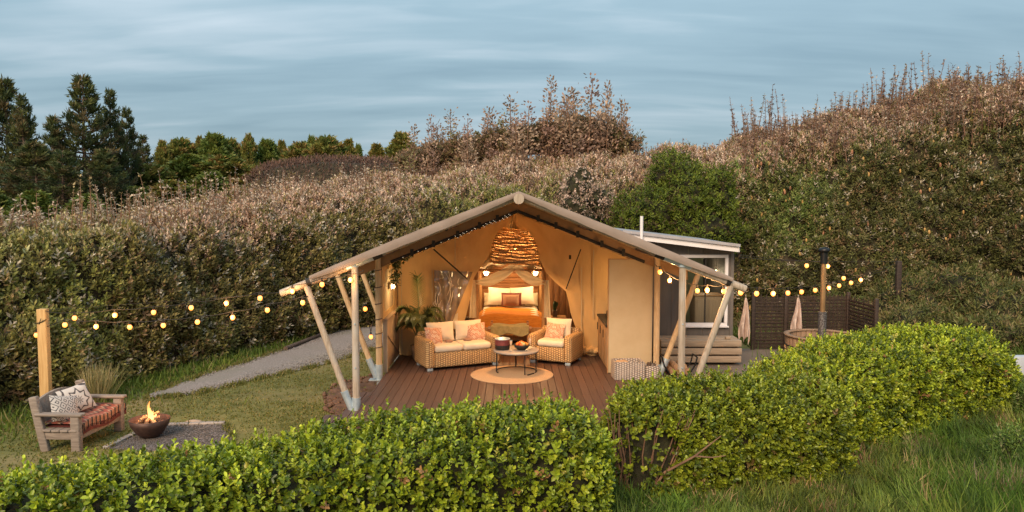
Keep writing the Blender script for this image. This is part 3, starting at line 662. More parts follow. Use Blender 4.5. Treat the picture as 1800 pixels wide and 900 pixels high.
cyp = [needle_tree('cypress_tree', 6.0, 2.2, 61, GOLD, z_low=.02, prof=lambda f: (1 - f) ** 1.05 * (1.1 + .25 * math.sin(f * 11)), dens=2.0, L=.28, W=.09, upturn=.9, gaps=.05),
       needle_tree('cypress_tree', 6.0, 2.4, 62, GOLD + MIDG[:1], z_low=.02, prof=lambda f: (1 - f) ** .8 * (1.1 + .3 * math.sin(f * 17)), dens=2.0, L=.28, W=.09, upturn=.8, gaps=.05),
       needle_tree('cypress_tree', 6.0, 1.9, 63, MIDG + GOLD[:1], z_low=.02, prof=lambda f: (1 - f) ** .7, dens=2.0, L=.28, W=.09, upturn=.7, gaps=.05)]
def plant_tree(proto, first, u, vtop, d, H0, wscale, label, cat, group, rz):
    tp = P(u, vtop, d); g = float(gz(tp[0], d)); s = (tp[2] - g) / H0
    o = proto if first else dup(proto)
    o.location = (tp[0], d, g); o.rotation_euler = (0, 0, rz); o.scale = (s * wscale, s * wscale, s); props(o, label, cat, group); return o
PL = [(-70, 130, 44, .9, 'dark pine cut by the left picture edge'), (8, 138, 46, .8, 'tall dark pine at the far left with a pointed top'), (38, 168, 44, .75, 'dark pine just right of the corner pine'),
      (92, 205, 42, .85, 'shorter rounded pine between the corner pines and the tallest pine'), (145, 133, 43, .8, 'tallest dark pine with a bare lower trunk'),
      (193, 158, 45, .6, 'narrow pointed pine right beside the tallest pine'), (222, 190, 47, .6, 'slim pine at the right end of the pine group'), (60, 250, 38, 1.5, 'low broad pine in front of the far left pines'),
      (180, 262, 39, 1.4, 'low broad pine below the tallest pine'), (250, 238, 50, .8, 'small dark pine where the pines meet the yellow green cypresses'), (110, 265, 37, 1.5, 'low dark pine in the middle of the pine group')]
used = set()
for i, (u, vt, d, ws, lab) in enumerate(PL):
    k = 0 if i in (1, 3, 4, 7, 8) else 1; plant_tree(pines[k], k not in used, u, vt, d, 10.0, ws, lab, 'pine tree', 'dark pines at the left', i * 1.3); used.add(k)
CL = [(285, 250, 0), (318, 246, 1), (350, 243, 0), (378, 240, 2), (405, 246, 1), (437, 238, 1), (470, 250, 2), (495, 250, 0), (528, 252, 1), (548, 244, 2), (575, 242, 1), (612, 248, 0), (630, 258, 2), (662, 256, 0), (688, 262, 2), (706, 236, 0)]
CN = ['first golden cypress right of the pines', 'golden cypress with a blunt top in the far row', 'slim golden cypress in the left half of the far row', 'dark pointed cypress among golden ones in the far row', 'golden cypress left of the tallest broad one',
      'broadest golden cypress, tallest of the far row', 'green cypress just right of the broadest one', 'low golden cypress left of the gap in the far row', 'golden cypress above the left end of the reddish scrub', 'dark narrow cypress above the reddish scrub',
      'golden cypress with a flared top above the reddish scrub', 'lone round golden cypress between two gaps of sky', 'small green cypress beside the round golden one', 'small golden cypress above the right end of the reddish scrub',
      'tiny green cypress left of the tall brown shrubs', 'golden cypress half behind the tall brown shrubs']
used = set()
for i, (u, vt, k) in enumerate(CL):
    plant_tree(cyp[k], k not in used, u, vt, 62 + (i * 7 % 5), 6.0, (.65, 1.15, .5, 1.2, .8, .45, 1.0)[i % 7], CN[i], 'cypress tree', 'far row of golden cypresses', i * 2.1); used.add(k)
for i, (u, vt, d, lab) in enumerate([(262, 290, 48, 'dark green spreading cypress below the first golden cypresses'), (330, 276, 50, 'spreading green cypress left of the middle of the far row'), (395, 275, 50, 'spreading green cypress in front of the broadest golden one'),
                                     (235, 330, 40, 'low green cypress close behind the boundary hedge'), (300, 318, 44, 'low spreading green cypress above the pale shoots'), (370, 305, 46, 'low spreading green cypress left of the reddish scrub'), (445, 298, 50, 'low green cypress touching the reddish scrub')]):
    plant_tree(cyp[2 if i % 2 else 1], False, u, vt, d, 6.0, 1.9, lab, 'cypress tree', 'green cypresses in front of the far row', i * 1.7)
for i, (u, vt, d) in enumerate([(-30, 330, 34), (60, 340, 33), (150, 345, 34)]):
    plant_tree(cyp[2], False, u, vt, d, 6.0, 1.8, ['dark low cypress under the corner pines', 'dark low cypress left of the tallest pine trunk', 'dark low cypress under the tallest pine'][i], 'cypress tree', 'dark cypresses under the pines', i * 1.1)
# reddish scrub in the distance
us = np.linspace(425, 760, 40); Vr = []
for u in us:
    k = (u - 425) / 335; vt_ = np.interp(u, [425, 470, 560, 680, 760], [318, 290, 279, 282, 290]); tp = P(u, vt_, 50); g = float(gz(tp[0], 46))
    Vr.append([(tp[0] * 44 / 50, 44, g - .5), (tp[0] * 45 / 50, 45, g * .4 + tp[2] * .6 - .6), (tp[0] * 47.5 / 50, 47.5, tp[2] * .98 - .12), tp, tp + [0, 3, -.4], tp + [0, 5, -4]])
Vr = np.array(Vr); _, qr, Nr = surf(Vr); Nr = -Nr if Nr[20, 2, 2] < 0 else Nr
t = thing('reddish_scrub', 'reddish brown scrub mass in the distance below the cypress row', 'scrub', (Vr[20, 0, 0], 44, Vr[20, 0, 2]))
link('branches', npmesh('scrub_core', (Vr - Nr * .2).reshape(-1, 3), qr, M_['innerbank'], smooth=True), t, True)
redc = pal([(0.16, 0.085, 0.06), (0.12, 0.062, 0.045), (0.20, 0.12, 0.085), (0.09, 0.06, 0.03)], [35, 30, 20, 15])
p, nn_, _, _ = sample(Vr, Nr, 5500); v, q_, c = sprigs(p + nn_ * rng.normal(0, .06, (5500, 1)), nn_, 5, .3, .22, .06, redc, up=1.5, jit=.7, shape='d', t1=10)
link('foliage', npmesh('scrub_foliage', v, q_, M_['dryleaf'], c), t, True, kind='stuff')

def leader_shrub(name, H, Rr, seed, cols, stems=9):
    """shrub with several upright leaders carrying clumps of leaves"""
    r = np.random.default_rng(seed); t = bpy.data.objects.new(name, None); col.objects.link(t); XF[t] = Matrix.Identity(4); wood = MB(); O_, D_, C_, Z_ = [], [], [], []
    for k in range(stems):
        az = r.uniform(0, 6.28); rr = Rr * math.sqrt(r.random()); h = H * (1.0 if k == 0 else r.uniform(.55, .93)); rr = 0 if k == 0 else rr
        top = np.array([rr * math.cos(az), rr * math.sin(az), h]); mid = top * [.45, .45, .5] + r.normal(0, .08, 3); base = np.array([rr * .15 * math.cos(az), rr * .15 * math.sin(az), -.5])
        wood.tube([base, mid, top], [.05, .03, .008], 5, False); zz_ = .12
        while zz_ < 1.0:
            c_ = (base * (1 - zz_) + top * zz_) + (mid - (base + top) / 2) * (1 - (2 * zz_ - 1) ** 2)
            wid = .62 * (1 - zz_) ** .9 + .10; m = int(250 * wid * (1.5 - .8 * zz_) + 18)
            q0 = r.normal(size=(m, 3)) * [wid * .55, wid * .55, .13]; O_.append(c_ + q0); D_.append(norm(q0 * [1, 1, .3]) + r.normal(0, .4, (m, 3)) + [0, 0, .5]); C_.append(np.tile(cols[r.integers(len(cols))], (m, 1)) * r.uniform(.65, 1.35, (m, 1)))
            zz_ += r.uniform(.045, .085) * 4 / H
    O_, D_, C_ = map(np.concatenate, (O_, D_, C_)); n = len(O_); v, q_, c = leaves(O_, D_, r.normal(size=(n, 3)) + [0, 0, 1], .105 * r.uniform(.6, 1.2, n), .055 * r.uniform(.7, 1.2, n), C_, 'd')
    link('leaves', npmesh(name + '_leaves', v, q_, M_['dryleaf'], c), t); wood.build('stems', M_['twig'], t); return t
LC = [np.array(c) for c in ((.36, .23, .16), (.27, .17, .10), (.44, .31, .21), (.22, .19, .08), (.30, .19, .15))]
ls = [leader_shrub('tall_shrub', 5.0, .85, 71, LC), leader_shrub('tall_shrub', 5.0, .75, 72, LC, 7), leader_shrub('tall_shrub', 5.0, 1.0, 73, LC, 11)]
SL = [(728, 222, 0, .8, 'first brown leafy shrub at the left end of the tall clump'), (757, 208, 1, .7, 'slim brown shrub beside the leftmost one of the clump'), (792, 197, 0, .8, 'rounded brown shrub with a narrow top left in the clump'), (822, 208, 1, .7, 'thin reddish shrub between two rounder ones'),
      (858, 196, 2, .8, 'brown shrub at the start of the dense clump'), (897, 172, 0, .85, 'pointed brown shrub rising over the left half of the dense clump'), (930, 186, 1, .9, 'lower brown shrub left of the twin peaks'), (969, 142, 2, .7, 'tall brown shrub with a bare spike at the tent ridge'),
      (1008, 158, 0, .95, 'broad brown shrub between the two tallest spikes'), (1042, 138, 1, .85, 'tallest brown shrub of the clump with a thin spike'), (1068, 150, 2, .6, 'brown shrub with loose round leaf heads'), (1092, 178, 0, .7, 'outermost brown shrub leaning at the right end of the clump')]
used = set()
for i, (u, vt, k, ws, lab) in enumerate(SL):
    plant_tree(ls[k], k not in used, u, vt, 31 + (i % 3) * .8, 5.0, ws * 1.25, lab, 'shrub', 'tall brown shrubs on the skyline', i * 1.9); used.add(k)

bc_ = pal([(0.26, 0.16, 0.10), (0.19, 0.14, 0.06), (0.32, 0.21, 0.13), (0.12, 0.11, 0.04)], [30, 30, 20, 20])
o = bushes('shrub_undergrowth', 'dense brown green undergrowth between the tall skyline shrubs', 'undergrowth', [PB(u, v, 32.2, .95, .8, hh_ * .42, 700) for u, v, hh_ in ((735, 285, .9), (775, 272, 1.0), (815, 268, 1.1), (855, 258, 1.2), (895, 250, 1.3), (935, 246, 1.4), (975, 240, 1.5), (1012, 236, 1.6), (1050, 238, 1.6), (1080, 256, 1.2))], bc_, .15, .065, 90)
for c__ in o.children: c__['kind'] = 'stuff'
o = bushes('slope_scrub', 'low dark scrub clumps on the slope between the wide hedge and the banksia bank', 'scrub', [((x, y, float(gz(x, y)) + .1), (a, a * .8, hh_), int(1100 * a)) for x, y, a, hh_ in ((8.9, 18.2, .8, .5), (10.2, 19.4, 1.0, .6), (11.8, 18.4, .9, .5), (13.0, 20.2, 1.2, .7), (10.9, 21.2, 1.1, .9), (8.9, 20.8, .9, .7), (14.2, 18.6, .9, .6), (12.4, 21.6, 1.2, 1.0), (15.0, 21.0, 1.2, .8), (9.9, 17.4, .6, .4), (12.6, 17.0, .8, .45))], pal([(0.16, 0.15, 0.045), (0.10, 0.12, 0.03), (0.24, 0.17, 0.08), (0.07, 0.08, 0.02)], [30, 30, 20, 20]), .15, .035, 95)

# ------------------------------------------------------------------ ground cover, path, pad, decks
def sheet(name, poly, zoff, m, kind='structure', n=10, zfix=None):
    """flat-lying patch that follows the terrain (fan of a densified outline)"""
    pts = []
    for i in range(len(poly)):
        a, b = np.array(poly[i][:2]), np.array(poly[(i + 1) % len(poly)][:2])
        for k in range(n): pts.append(a + (b - a) * k / n)
    pts = np.array(pts); pts = np.stack([np.convolve(np.concatenate([pts[-4:, k], pts[:, k], pts[:4, k]]), np.ones(9) / 9, 'valid') for k in (0, 1)], 1); pts = pts + rng.normal(0, .010, pts.shape)
    c = pts.mean(0); rings = [c + (pts - c) * s for s in (1, .8, .6, .4, .2, .02)]
    V = [(p[0], p[1], float(gz(p[0], p[1])) + (zoff * (.1 if r is rings[0] else 1.0) + (0 if r is rings[0] else .035 * math.sin(p[0] * 13) * math.cos(p[1] * 11)))) for r in rings for p in r]; m_ = len(pts)
    mb = MB(); mb.add(V, [(i * m_ + k, i * m_ + (k + 1) % m_, (i + 1) * m_ + (k + 1) % m_, (i + 1) * m_ + k) for i in range(5) for k in range(m_)], True)
    return mb.build(name, m, kind=kind)
pathp = []
lo_ = [(262, 699), (330, 694), (400, 680), (480, 661), (560, 642), (650, 616), (740, 600), (900, 590)]; up_ = [(262, 694), (340, 667), (430, 640), (500, 614), (560, 590), (625, 568), (720, 548), (900, 535)]
GL = np.array([G(u, v, -.42)[:2] for u, v in lo_]); GU = np.array([G(u, v, -.42)[:2] for u, v in up_])
def strip(name, A, B, zoff, m, sub=6, nc=6):
    t = np.linspace(0, len(A) - 1, (len(A) - 1) * sub + 1); i = np.arange(len(A)); a = np.stack([np.interp(t, i, A[:, k]) for k in (0, 1)], 1); b = np.stack([np.interp(t, i, B[:, k]) for k in (0, 1)], 1)
    a = a + rng.normal(0, .03, a.shape); b = b + rng.normal(0, .03, b.shape); mb = MB()
    mb.grid(lambda s, q: (lambda p: (p[0], p[1], float(gz(p[0], p[1])) + zoff + .03 * math.sin(q * PI)))(a[round(s * (len(t) - 1))] * (1 - q) + b[round(s * (len(t) - 1))] * q), len(t) - 1, nc)
    return mb.build(name, m, kind='structure')
strip('gravel_path', GL, GU, .012, M_['gravel'])
EG = [tuple(p) for p in up_]
# timber edging along the far side of the path
t = thing('path_edging', 'dark timber edging along the far side of the gravel path', 'edging', G(560, 592, -.4))
for a, b in ((3, 4), (4, 5)):
    p, q_ = G(*up_[a], -.36), G(*up_[b], -.36); MB().cyl(p + [0, .1, 0], q_ + [0, .1, 0], .06, .05, 8).build('log', M_['bark'], t, True)
# grass verge, lawn blades and tall rough grass
def blades(name, pos, h, wd, cf, label=None, lean=.35, parent=None):
    n = len(pos); D = np.stack([rng.normal(0, lean, n), rng.normal(0, lean, n), np.ones(n)], 1)
    v, q_, c = leaves(pos, D, rng.normal(size=(n, 3)), h, wd, cf(n), 'blade'); o = link(name, npmesh(name, v, q_, M_['grass'], c), parent, parent is not None, kind='stuff')
    if label: props(o, label, 'grass')
    return o
def inpoly(p, poly):
    x, y = p[:, 0], p[:, 1]; r = np.zeros(len(p), bool); m = len(poly)
    for i in range(m):
        (x1, y1), (x2, y2) = poly[i][:2], poly[(i + 1) % m][:2]; c = ((y1 > y) != (y2 > y)); xi = (x2 - x1) * (y - y1) / (y2 - y1 + 1e-12) + x1; r ^= c & (x < xi)
    return r
pathpoly = [tuple(p) for p in GL] + [tuple(p) for p in GU[::-1]]
padpx = [(183, 792), (268, 751), (396, 747), (418, 800)]; padpoly = [tuple(G(u, v, -.43)[:2]) for u, v in padpx]
lawnc = pal([(0.185, 0.175, 0.043), (0.135, 0.145, 0.032), (0.27, 0.21, 0.075), (0.095, 0.12, 0.025)], [34, 32, 20, 14])
n = 90000; p = np.stack([rng.uniform(-11, -2.4, n), rng.uniform(8.5, 22, n)], 1)
p = p[~inpoly(p + rng.normal(0, .09, p.shape), pathpoly) & ~inpoly(p + rng.normal(0, .03, p.shape), padpoly)]; g1 = np.sin(p[:, 0] * 1.7 + np.sin(p[:, 1] * 1.1)) + np.sin(p[:, 1] * 2.3 + p[:, 0])
p = p[rng.random(len(p)) < .6 + .2 * g1]; p3 = np.stack([p[:, 0], p[:, 1], gz(p[:, 0], p[:, 1]) - .005], 1)
blades('lawn_grass', p3, rng.uniform(.025, .06, len(p3)), .022, lawnc, 'short mown olive lawn grass between bench and tent', .7)
vergec = pal([(0.13, 0.19, 0.028), (0.09, 0.145, 0.022), (0.18, 0.22, 0.04), (0.26, 0.22, 0.09)], [35, 35, 20, 10])
# grass creeping over the path and pad edges
eg = []
for L_ in (GL, GU, np.array(padpoly)):
    tq = rng.uniform(0, len(L_) - 1, 5000 if len(L_) > 5 else 900); eg.append(np.stack([np.interp(tq, range(len(L_)), L_[:, k]) for k in (0, 1)], 1) + rng.normal(0, .07 if len(L_) > 5 else .035, (len(tq), 2)))
eg = np.concatenate(eg); keep_ = (np.sin(eg[:, 0] * 9 + eg[:, 1] * 5) + rng.normal(0, .7, len(eg))) > -.2; eg = eg[keep_]; eg3 = np.stack([eg[:, 0], eg[:, 1], gz(eg[:, 0], eg[:, 1])], 1)
blades('edge_grass', eg3, rng.uniform(.04, .12, len(eg3)), .022, lawnc, 'short grass creeping over the edges of gravel path and pad', .6)
# verge under the boundary hedge
ub = rng.uniform(-60, 640, 16000); db = np.interp(ub, ST[:, 0], ST[:, 1]); off = rng.exponential(.28, 16000); db = db - off + .15; xb = (ub - 900) / F * db
pv = np.stack([xb + off * .25, db, 0 * xb], 1); pv = pv[~inpoly(pv[:, :2], pathpoly)]; pv[:, 2] = gz(pv[:, 0], pv[:, 1])
blades('verge_grass', pv, rng.uniform(.05, .14, len(pv)) * rng.choice([1, 1, 1, 2.2], len(pv)), .026, vergec, 'unmown green grass along the foot of the boundary hedge', .45)
roughc = pal([(0.12, 0.20, 0.028), (0.08, 0.15, 0.022), (0.17, 0.25, 0.04), (0.28, 0.23, 0.10), (0.05, 0.09, 0.018)], [33, 33, 18, 7, 14])
n = 120000; uu = rng.uniform(1030, 1900, n); vvv = rng.uniform(640, 960, n)
pr = np.array([G(a, b, -.55) for a, b in zip(uu[:60000], vvv[:60000])])
tu = pr[rng.integers(0, len(pr), 3200)]; tl_ = rng.normal(0, .75, (3200, 2)); ci = rng.integers(0, 3200, 70000)
pt = tu[ci] + np.stack([rng.normal(0, .09, 70000), rng.normal(0, .09, 70000), 0 * ci], 1); pt[:, 2] = gz(pt[:, 0], pt[:, 1]) - .02
hh = rng.uniform(.15, .5, 70000) * (rng.uniform(.35, 1.45, 3200) * (1 + .3 * lump(tu, 1.6, 66)))[ci]; hh = hh * np.where((pt[:, 1] > 8.7) & (pt[:, 0] < 5), .6, 1.0); D = np.concatenate([tl_[ci] + rng.normal(0, .28, (70000, 2)), np.ones((70000, 1))], 1)
lg_ = lump(tu, 1.4, 77)[:, None]; cc_ = (roughc(3200) * (1 + .38 * lg_) * rng.uniform(.6, 1.35, (3200, 1)) * (1 + np.clip(lump(tu, 1.1, 79), 0, 1)[:, None] * np.array([.5, .0, .2])))[ci] * rng.uniform(.75, 1.3, (70000, 1)); v, q_, c = leaves(pt, D, rng.normal(size=(70000, 3)) * .4 + np.concatenate([tl_[ci], np.zeros((70000, 1))], 1), hh, .016, cc_, 'blade')
props(link('rough_grass', npmesh('rough_grass', v, q_, M_['grass'], c), kind='stuff'), 'long unmown green grass in front of the hedges at lower right', 'grass')
dryc = pal([(0.42, 0.30, 0.19), (0.35, 0.25, 0.14), (0.50, 0.38, 0.26)], [1, 1, 1])
for u, v, n, lab in ((1340, 770, 900, 'dry tan grass tuft under the far end of the middle hedge'), (1420, 752, 700, 'dry tan grass tuft below the wide curving hedge'), (1775, 860, 900, 'dry tan grass tuft at the lower right picture corner')):
    b = G(u, v, -.5); ps = b + rng.normal(0, .16, (n, 3)) * [1.3, 1, 0]; ps[:, 2] = gz(ps[:, 0], ps[:, 1])
    tf = thing('dry_grass_tuft', lab, 'grass tuft', b); blades('blades', ps, rng.uniform(.2, .45, n), .014, dryc, None, .5, tf)
# scrub slope at the foot of the right bank
n = 42000; ps = np.stack([rng.uniform(6.2, 17.5, n), rng.uniform(15.4, 23.5, n)], 1); ps = ps[(ps[:, 0] > 7.4) | (ps[:, 1] > 19)]
ps = np.stack([ps[:, 0], ps[:, 1], gz(ps[:, 0], ps[:, 1])], 1); ll = lump(ps, .8, 81); hs = .17 + .13 * np.clip(ll, -1, 1); m = len(ps); D = np.stack([rng.normal(0, .9, m), rng.normal(0, .9, m), np.ones(m)], 1)
cb = scrubc(m); gg = vergec(m); cc_ = np.where((ll + rng.normal(0, .3, m) > -.1)[:, None], cb, gg * .7); v, q_, c = leaves(ps, D, rng.normal(size=(m, 3)), hs * rng.uniform(.5, 1.3, m) + .06, .045, cc_, 'blade')
props(link('slope_grass', npmesh('slope_grass', v, q_, M_['grass'], c), kind='stuff'), 'rough brown and green scrub grass on the slope below the banksia bank', 'grass')
# weedy shrubs at the right edge
for u, v, r0, n, lab in ((1790, 800, .30, 900, 'pale green weed bush at the right picture edge above the dry tuft'), (1775, 705, .38, 1000, 'dark green weed clump right of the wide hedge end')):
    b = G(u, v, -.3); bushes('weed_bush', lab, 'bush', [((b[0], b[1], -.25), (r0, r0, r0 * .9), n), ((b[0] + .5, b[1] + .2, -.3), (r0, r0, r0 * .8), n // 2)], pal([(0.14, 0.20, 0.035), (0.09, 0.15, 0.025), (0.24, 0.25, 0.10)], [4, 4, 1]), .07, .025, int(u))
# loose stones on path and pad
def pebbles(name, poly, n, z, m, label, r0=.010, r1=.026):
    pl = np.array(poly); q0 = np.stack([rng.uniform(pl[:, 0].min(), pl[:, 0].max(), n * 6), rng.uniform(pl[:, 1].min(), pl[:, 1].max(), n * 6)], 1); q0 = q0[inpoly(q0 + rng.normal(0, .05, q0.shape), poly)][:n]; k = len(q0)
    zb_ = gz(q0[:, 0], q0[:, 1]) if z is None else np.full(k, z); c0 = np.stack([q0[:, 0], q0[:, 1], zb_ + (.03 if z is None else .004)], 1); rr = rng.uniform(r0, r1, (k, 1, 1)); oc = np.array([[1, 0, 0], [0, 1, 0], [-1, 0, 0], [0, -1, 0], [0, 0, .6], [0, 0, -.6]]) * rng.uniform(.6, 1.3, (k, 6, 1))
    V_ = (c0[:, None] + oc * rr).reshape(-1, 3); f = np.array([[0, 1, 4], [1, 2, 4], [2, 3, 4], [3, 0, 4], [1, 0, 5], [2, 1, 5], [3, 2, 5], [0, 3, 5]]); Q_ = (f[None] + (np.arange(k) * 6)[:, None, None]).reshape(-1, 3)
    cc0 = np.repeat(np.array([.27, .235, .21]) * (1 if z is None else .5) * rng.uniform(.4, 1.6, (k, 1)), 6, axis=0); props(link(name, npmesh(name, V_, Q_, M_['dryleaf'], cc0), kind='stuff'), label, 'gravel')
pebbles('loose_gravel', pathpoly, 14000, None, None, 'loose grey gravel stones strewn over the curving path')
pebbles('pad_gravel', padpoly, 4500, -.40, None, 'fine dark gravel stones round the fire bowl', .006, .016)
# paved pad under the fire bowl
pz = -.40; pad = MB().prism(padpoly, -.55, pz).build('paved_pad', M_['pad'], kind='structure')
for a, b in ((0, 1), (1, 2)):
    A_, B_ = np.array(padpoly[a]), np.array(padpoly[b]); L_ = np.linalg.norm(B_ - A_); k = max(2, int(L_ / .8)); an = math.atan2(*(B_ - A_)[::-1])
    for i in range(k):
        c = A_ + (B_ - A_) * (i + .5) / k; MB().rbox((c[0], c[1], -.42), (L_ / k - .012, .10, .10 + random.uniform(-.01, .01)), .015, an).build('kerb_stone', M_['stone'], pad)
s_ = G(340, 744, -.42); props(MB().sphere((0, 0, .01), .12, 12, 7, (1.3, .9, .4)).build('flat_stone', pm('sandstone', (0.45, 0.33, 0.24), (0.35, 0.25, 0.18), 8), None), 'flat tan stone lying in the grass behind the paved pad', 'stone').location = [float(q) for q in s_]
# bare soil beside the deck steps
so = [tuple(G(u, v, -.36)[:2]) for u, v in ((572, 718), (570, 690), (590, 672), (625, 658), (665, 655), (672, 668), (640, 715), (600, 730))]
sheet('bare_soil', so, .03, M_['soil'])
mb = MB()
for k in range(150):
    c = np.array(so)[rng.integers(0, 8)] * rng.uniform(.0, 1) ; 
    a, b = np.array(so[rng.integers(0, 8)]), np.array(so[rng.integers(0, 8)]); c = a + (b - a) * rng.random(); mb.sphere((c[0], c[1], float(gz(c[0], c[1])) + .03), rng.uniform(.015, .05), 6, 4, (1, 1, .7))
mb.build('soil_clods', M_['soil'], None, kind='stuff')

# deck: every board a part
DX0, DX1, DY0, DY1 = -2.46, 3.15, 11.55, 21.0
deck = MB().box(((DX0 + DX1) / 2, (DY0 + DY1) / 2, -.22), (DX1 - DX0 - .06, DY1 - DY0 - .06, .33)).build('deck', M_['deck'][1], kind='structure')
bw = .142; nb = int((DX1 - DX0) / bw); bmesh_ = [MB().rbox((0, 0, 0), (bw - .005, DY1 - DY0, .03), .005, seg=1).mesh('deck_board', M_['deck'][k]) for k in range(3)]
for i in range(nb):
    o = link('deck_board', bmesh_[random.choice([0, 0, 1, 2])], deck); o.location = (DX0 + bw * (i + .5), (DY0 + DY1) / 2, -.015 + random.uniform(-.0015, .0015))
MB().box(((DX0 + DX1) / 2, DY0 - .016, -.13), (DX1 - DX0, .03, .26)).build('fascia_board', M_['deck'][1], deck)
MB().box((DX0 - .016, (DY0 + DY1) / 2 , -.13), (.03, DY1 - DY0, .26)).build('fascia_board', M_['deck'][0], deck)
st_ = thing('deck_steps', 'low timber steps at the left front corner of the deck', 'steps', (-2.7, 12.3, -.4))
for k, (x0, x1, z, y0, y1) in enumerate(((-2.79, -2.50, -.11, 11.6, 13.8), (-3.16, -2.81, -.24, 11.6, 12.75))):
    n_ = 2 if k == 0 else 3
    for i in range(n_):
        wd = (x1 - x0) / n_; MB().rbox((x0 + wd * (i + .5), (y0 + y1) / 2, z), (wd - .008, y1 - y0, .03), .005, seg=1).build('tread_board', M_['deck'][2 if i % 2 else 0], st_, True)
    MB().box(((x0 + x1) / 2, (y0 + y1) / 2, z - .016 - (z + .56) / 2 + .01), (x1 - x0 - .04, y1 - y0 - .03, z + .5)).build('riser_box', M_['deck'][1], st_, True)
sdk = MB().box((5.4, 16.0, -.28), (4.4, 4.2, .30)).build('side_deck', M_['sidedeck'], kind='structure')
mbm = MB().rbox((0, 0, 0), (4.4, .132, .028), .004, seg=1).mesh('deck_board', M_['sidedeck'])
for i in range(30):
    o = link('deck_board', mbm, sdk); o.location = (5.4, 13.97 + .14 * i, -.114 + random.uniform(-.001, .001))

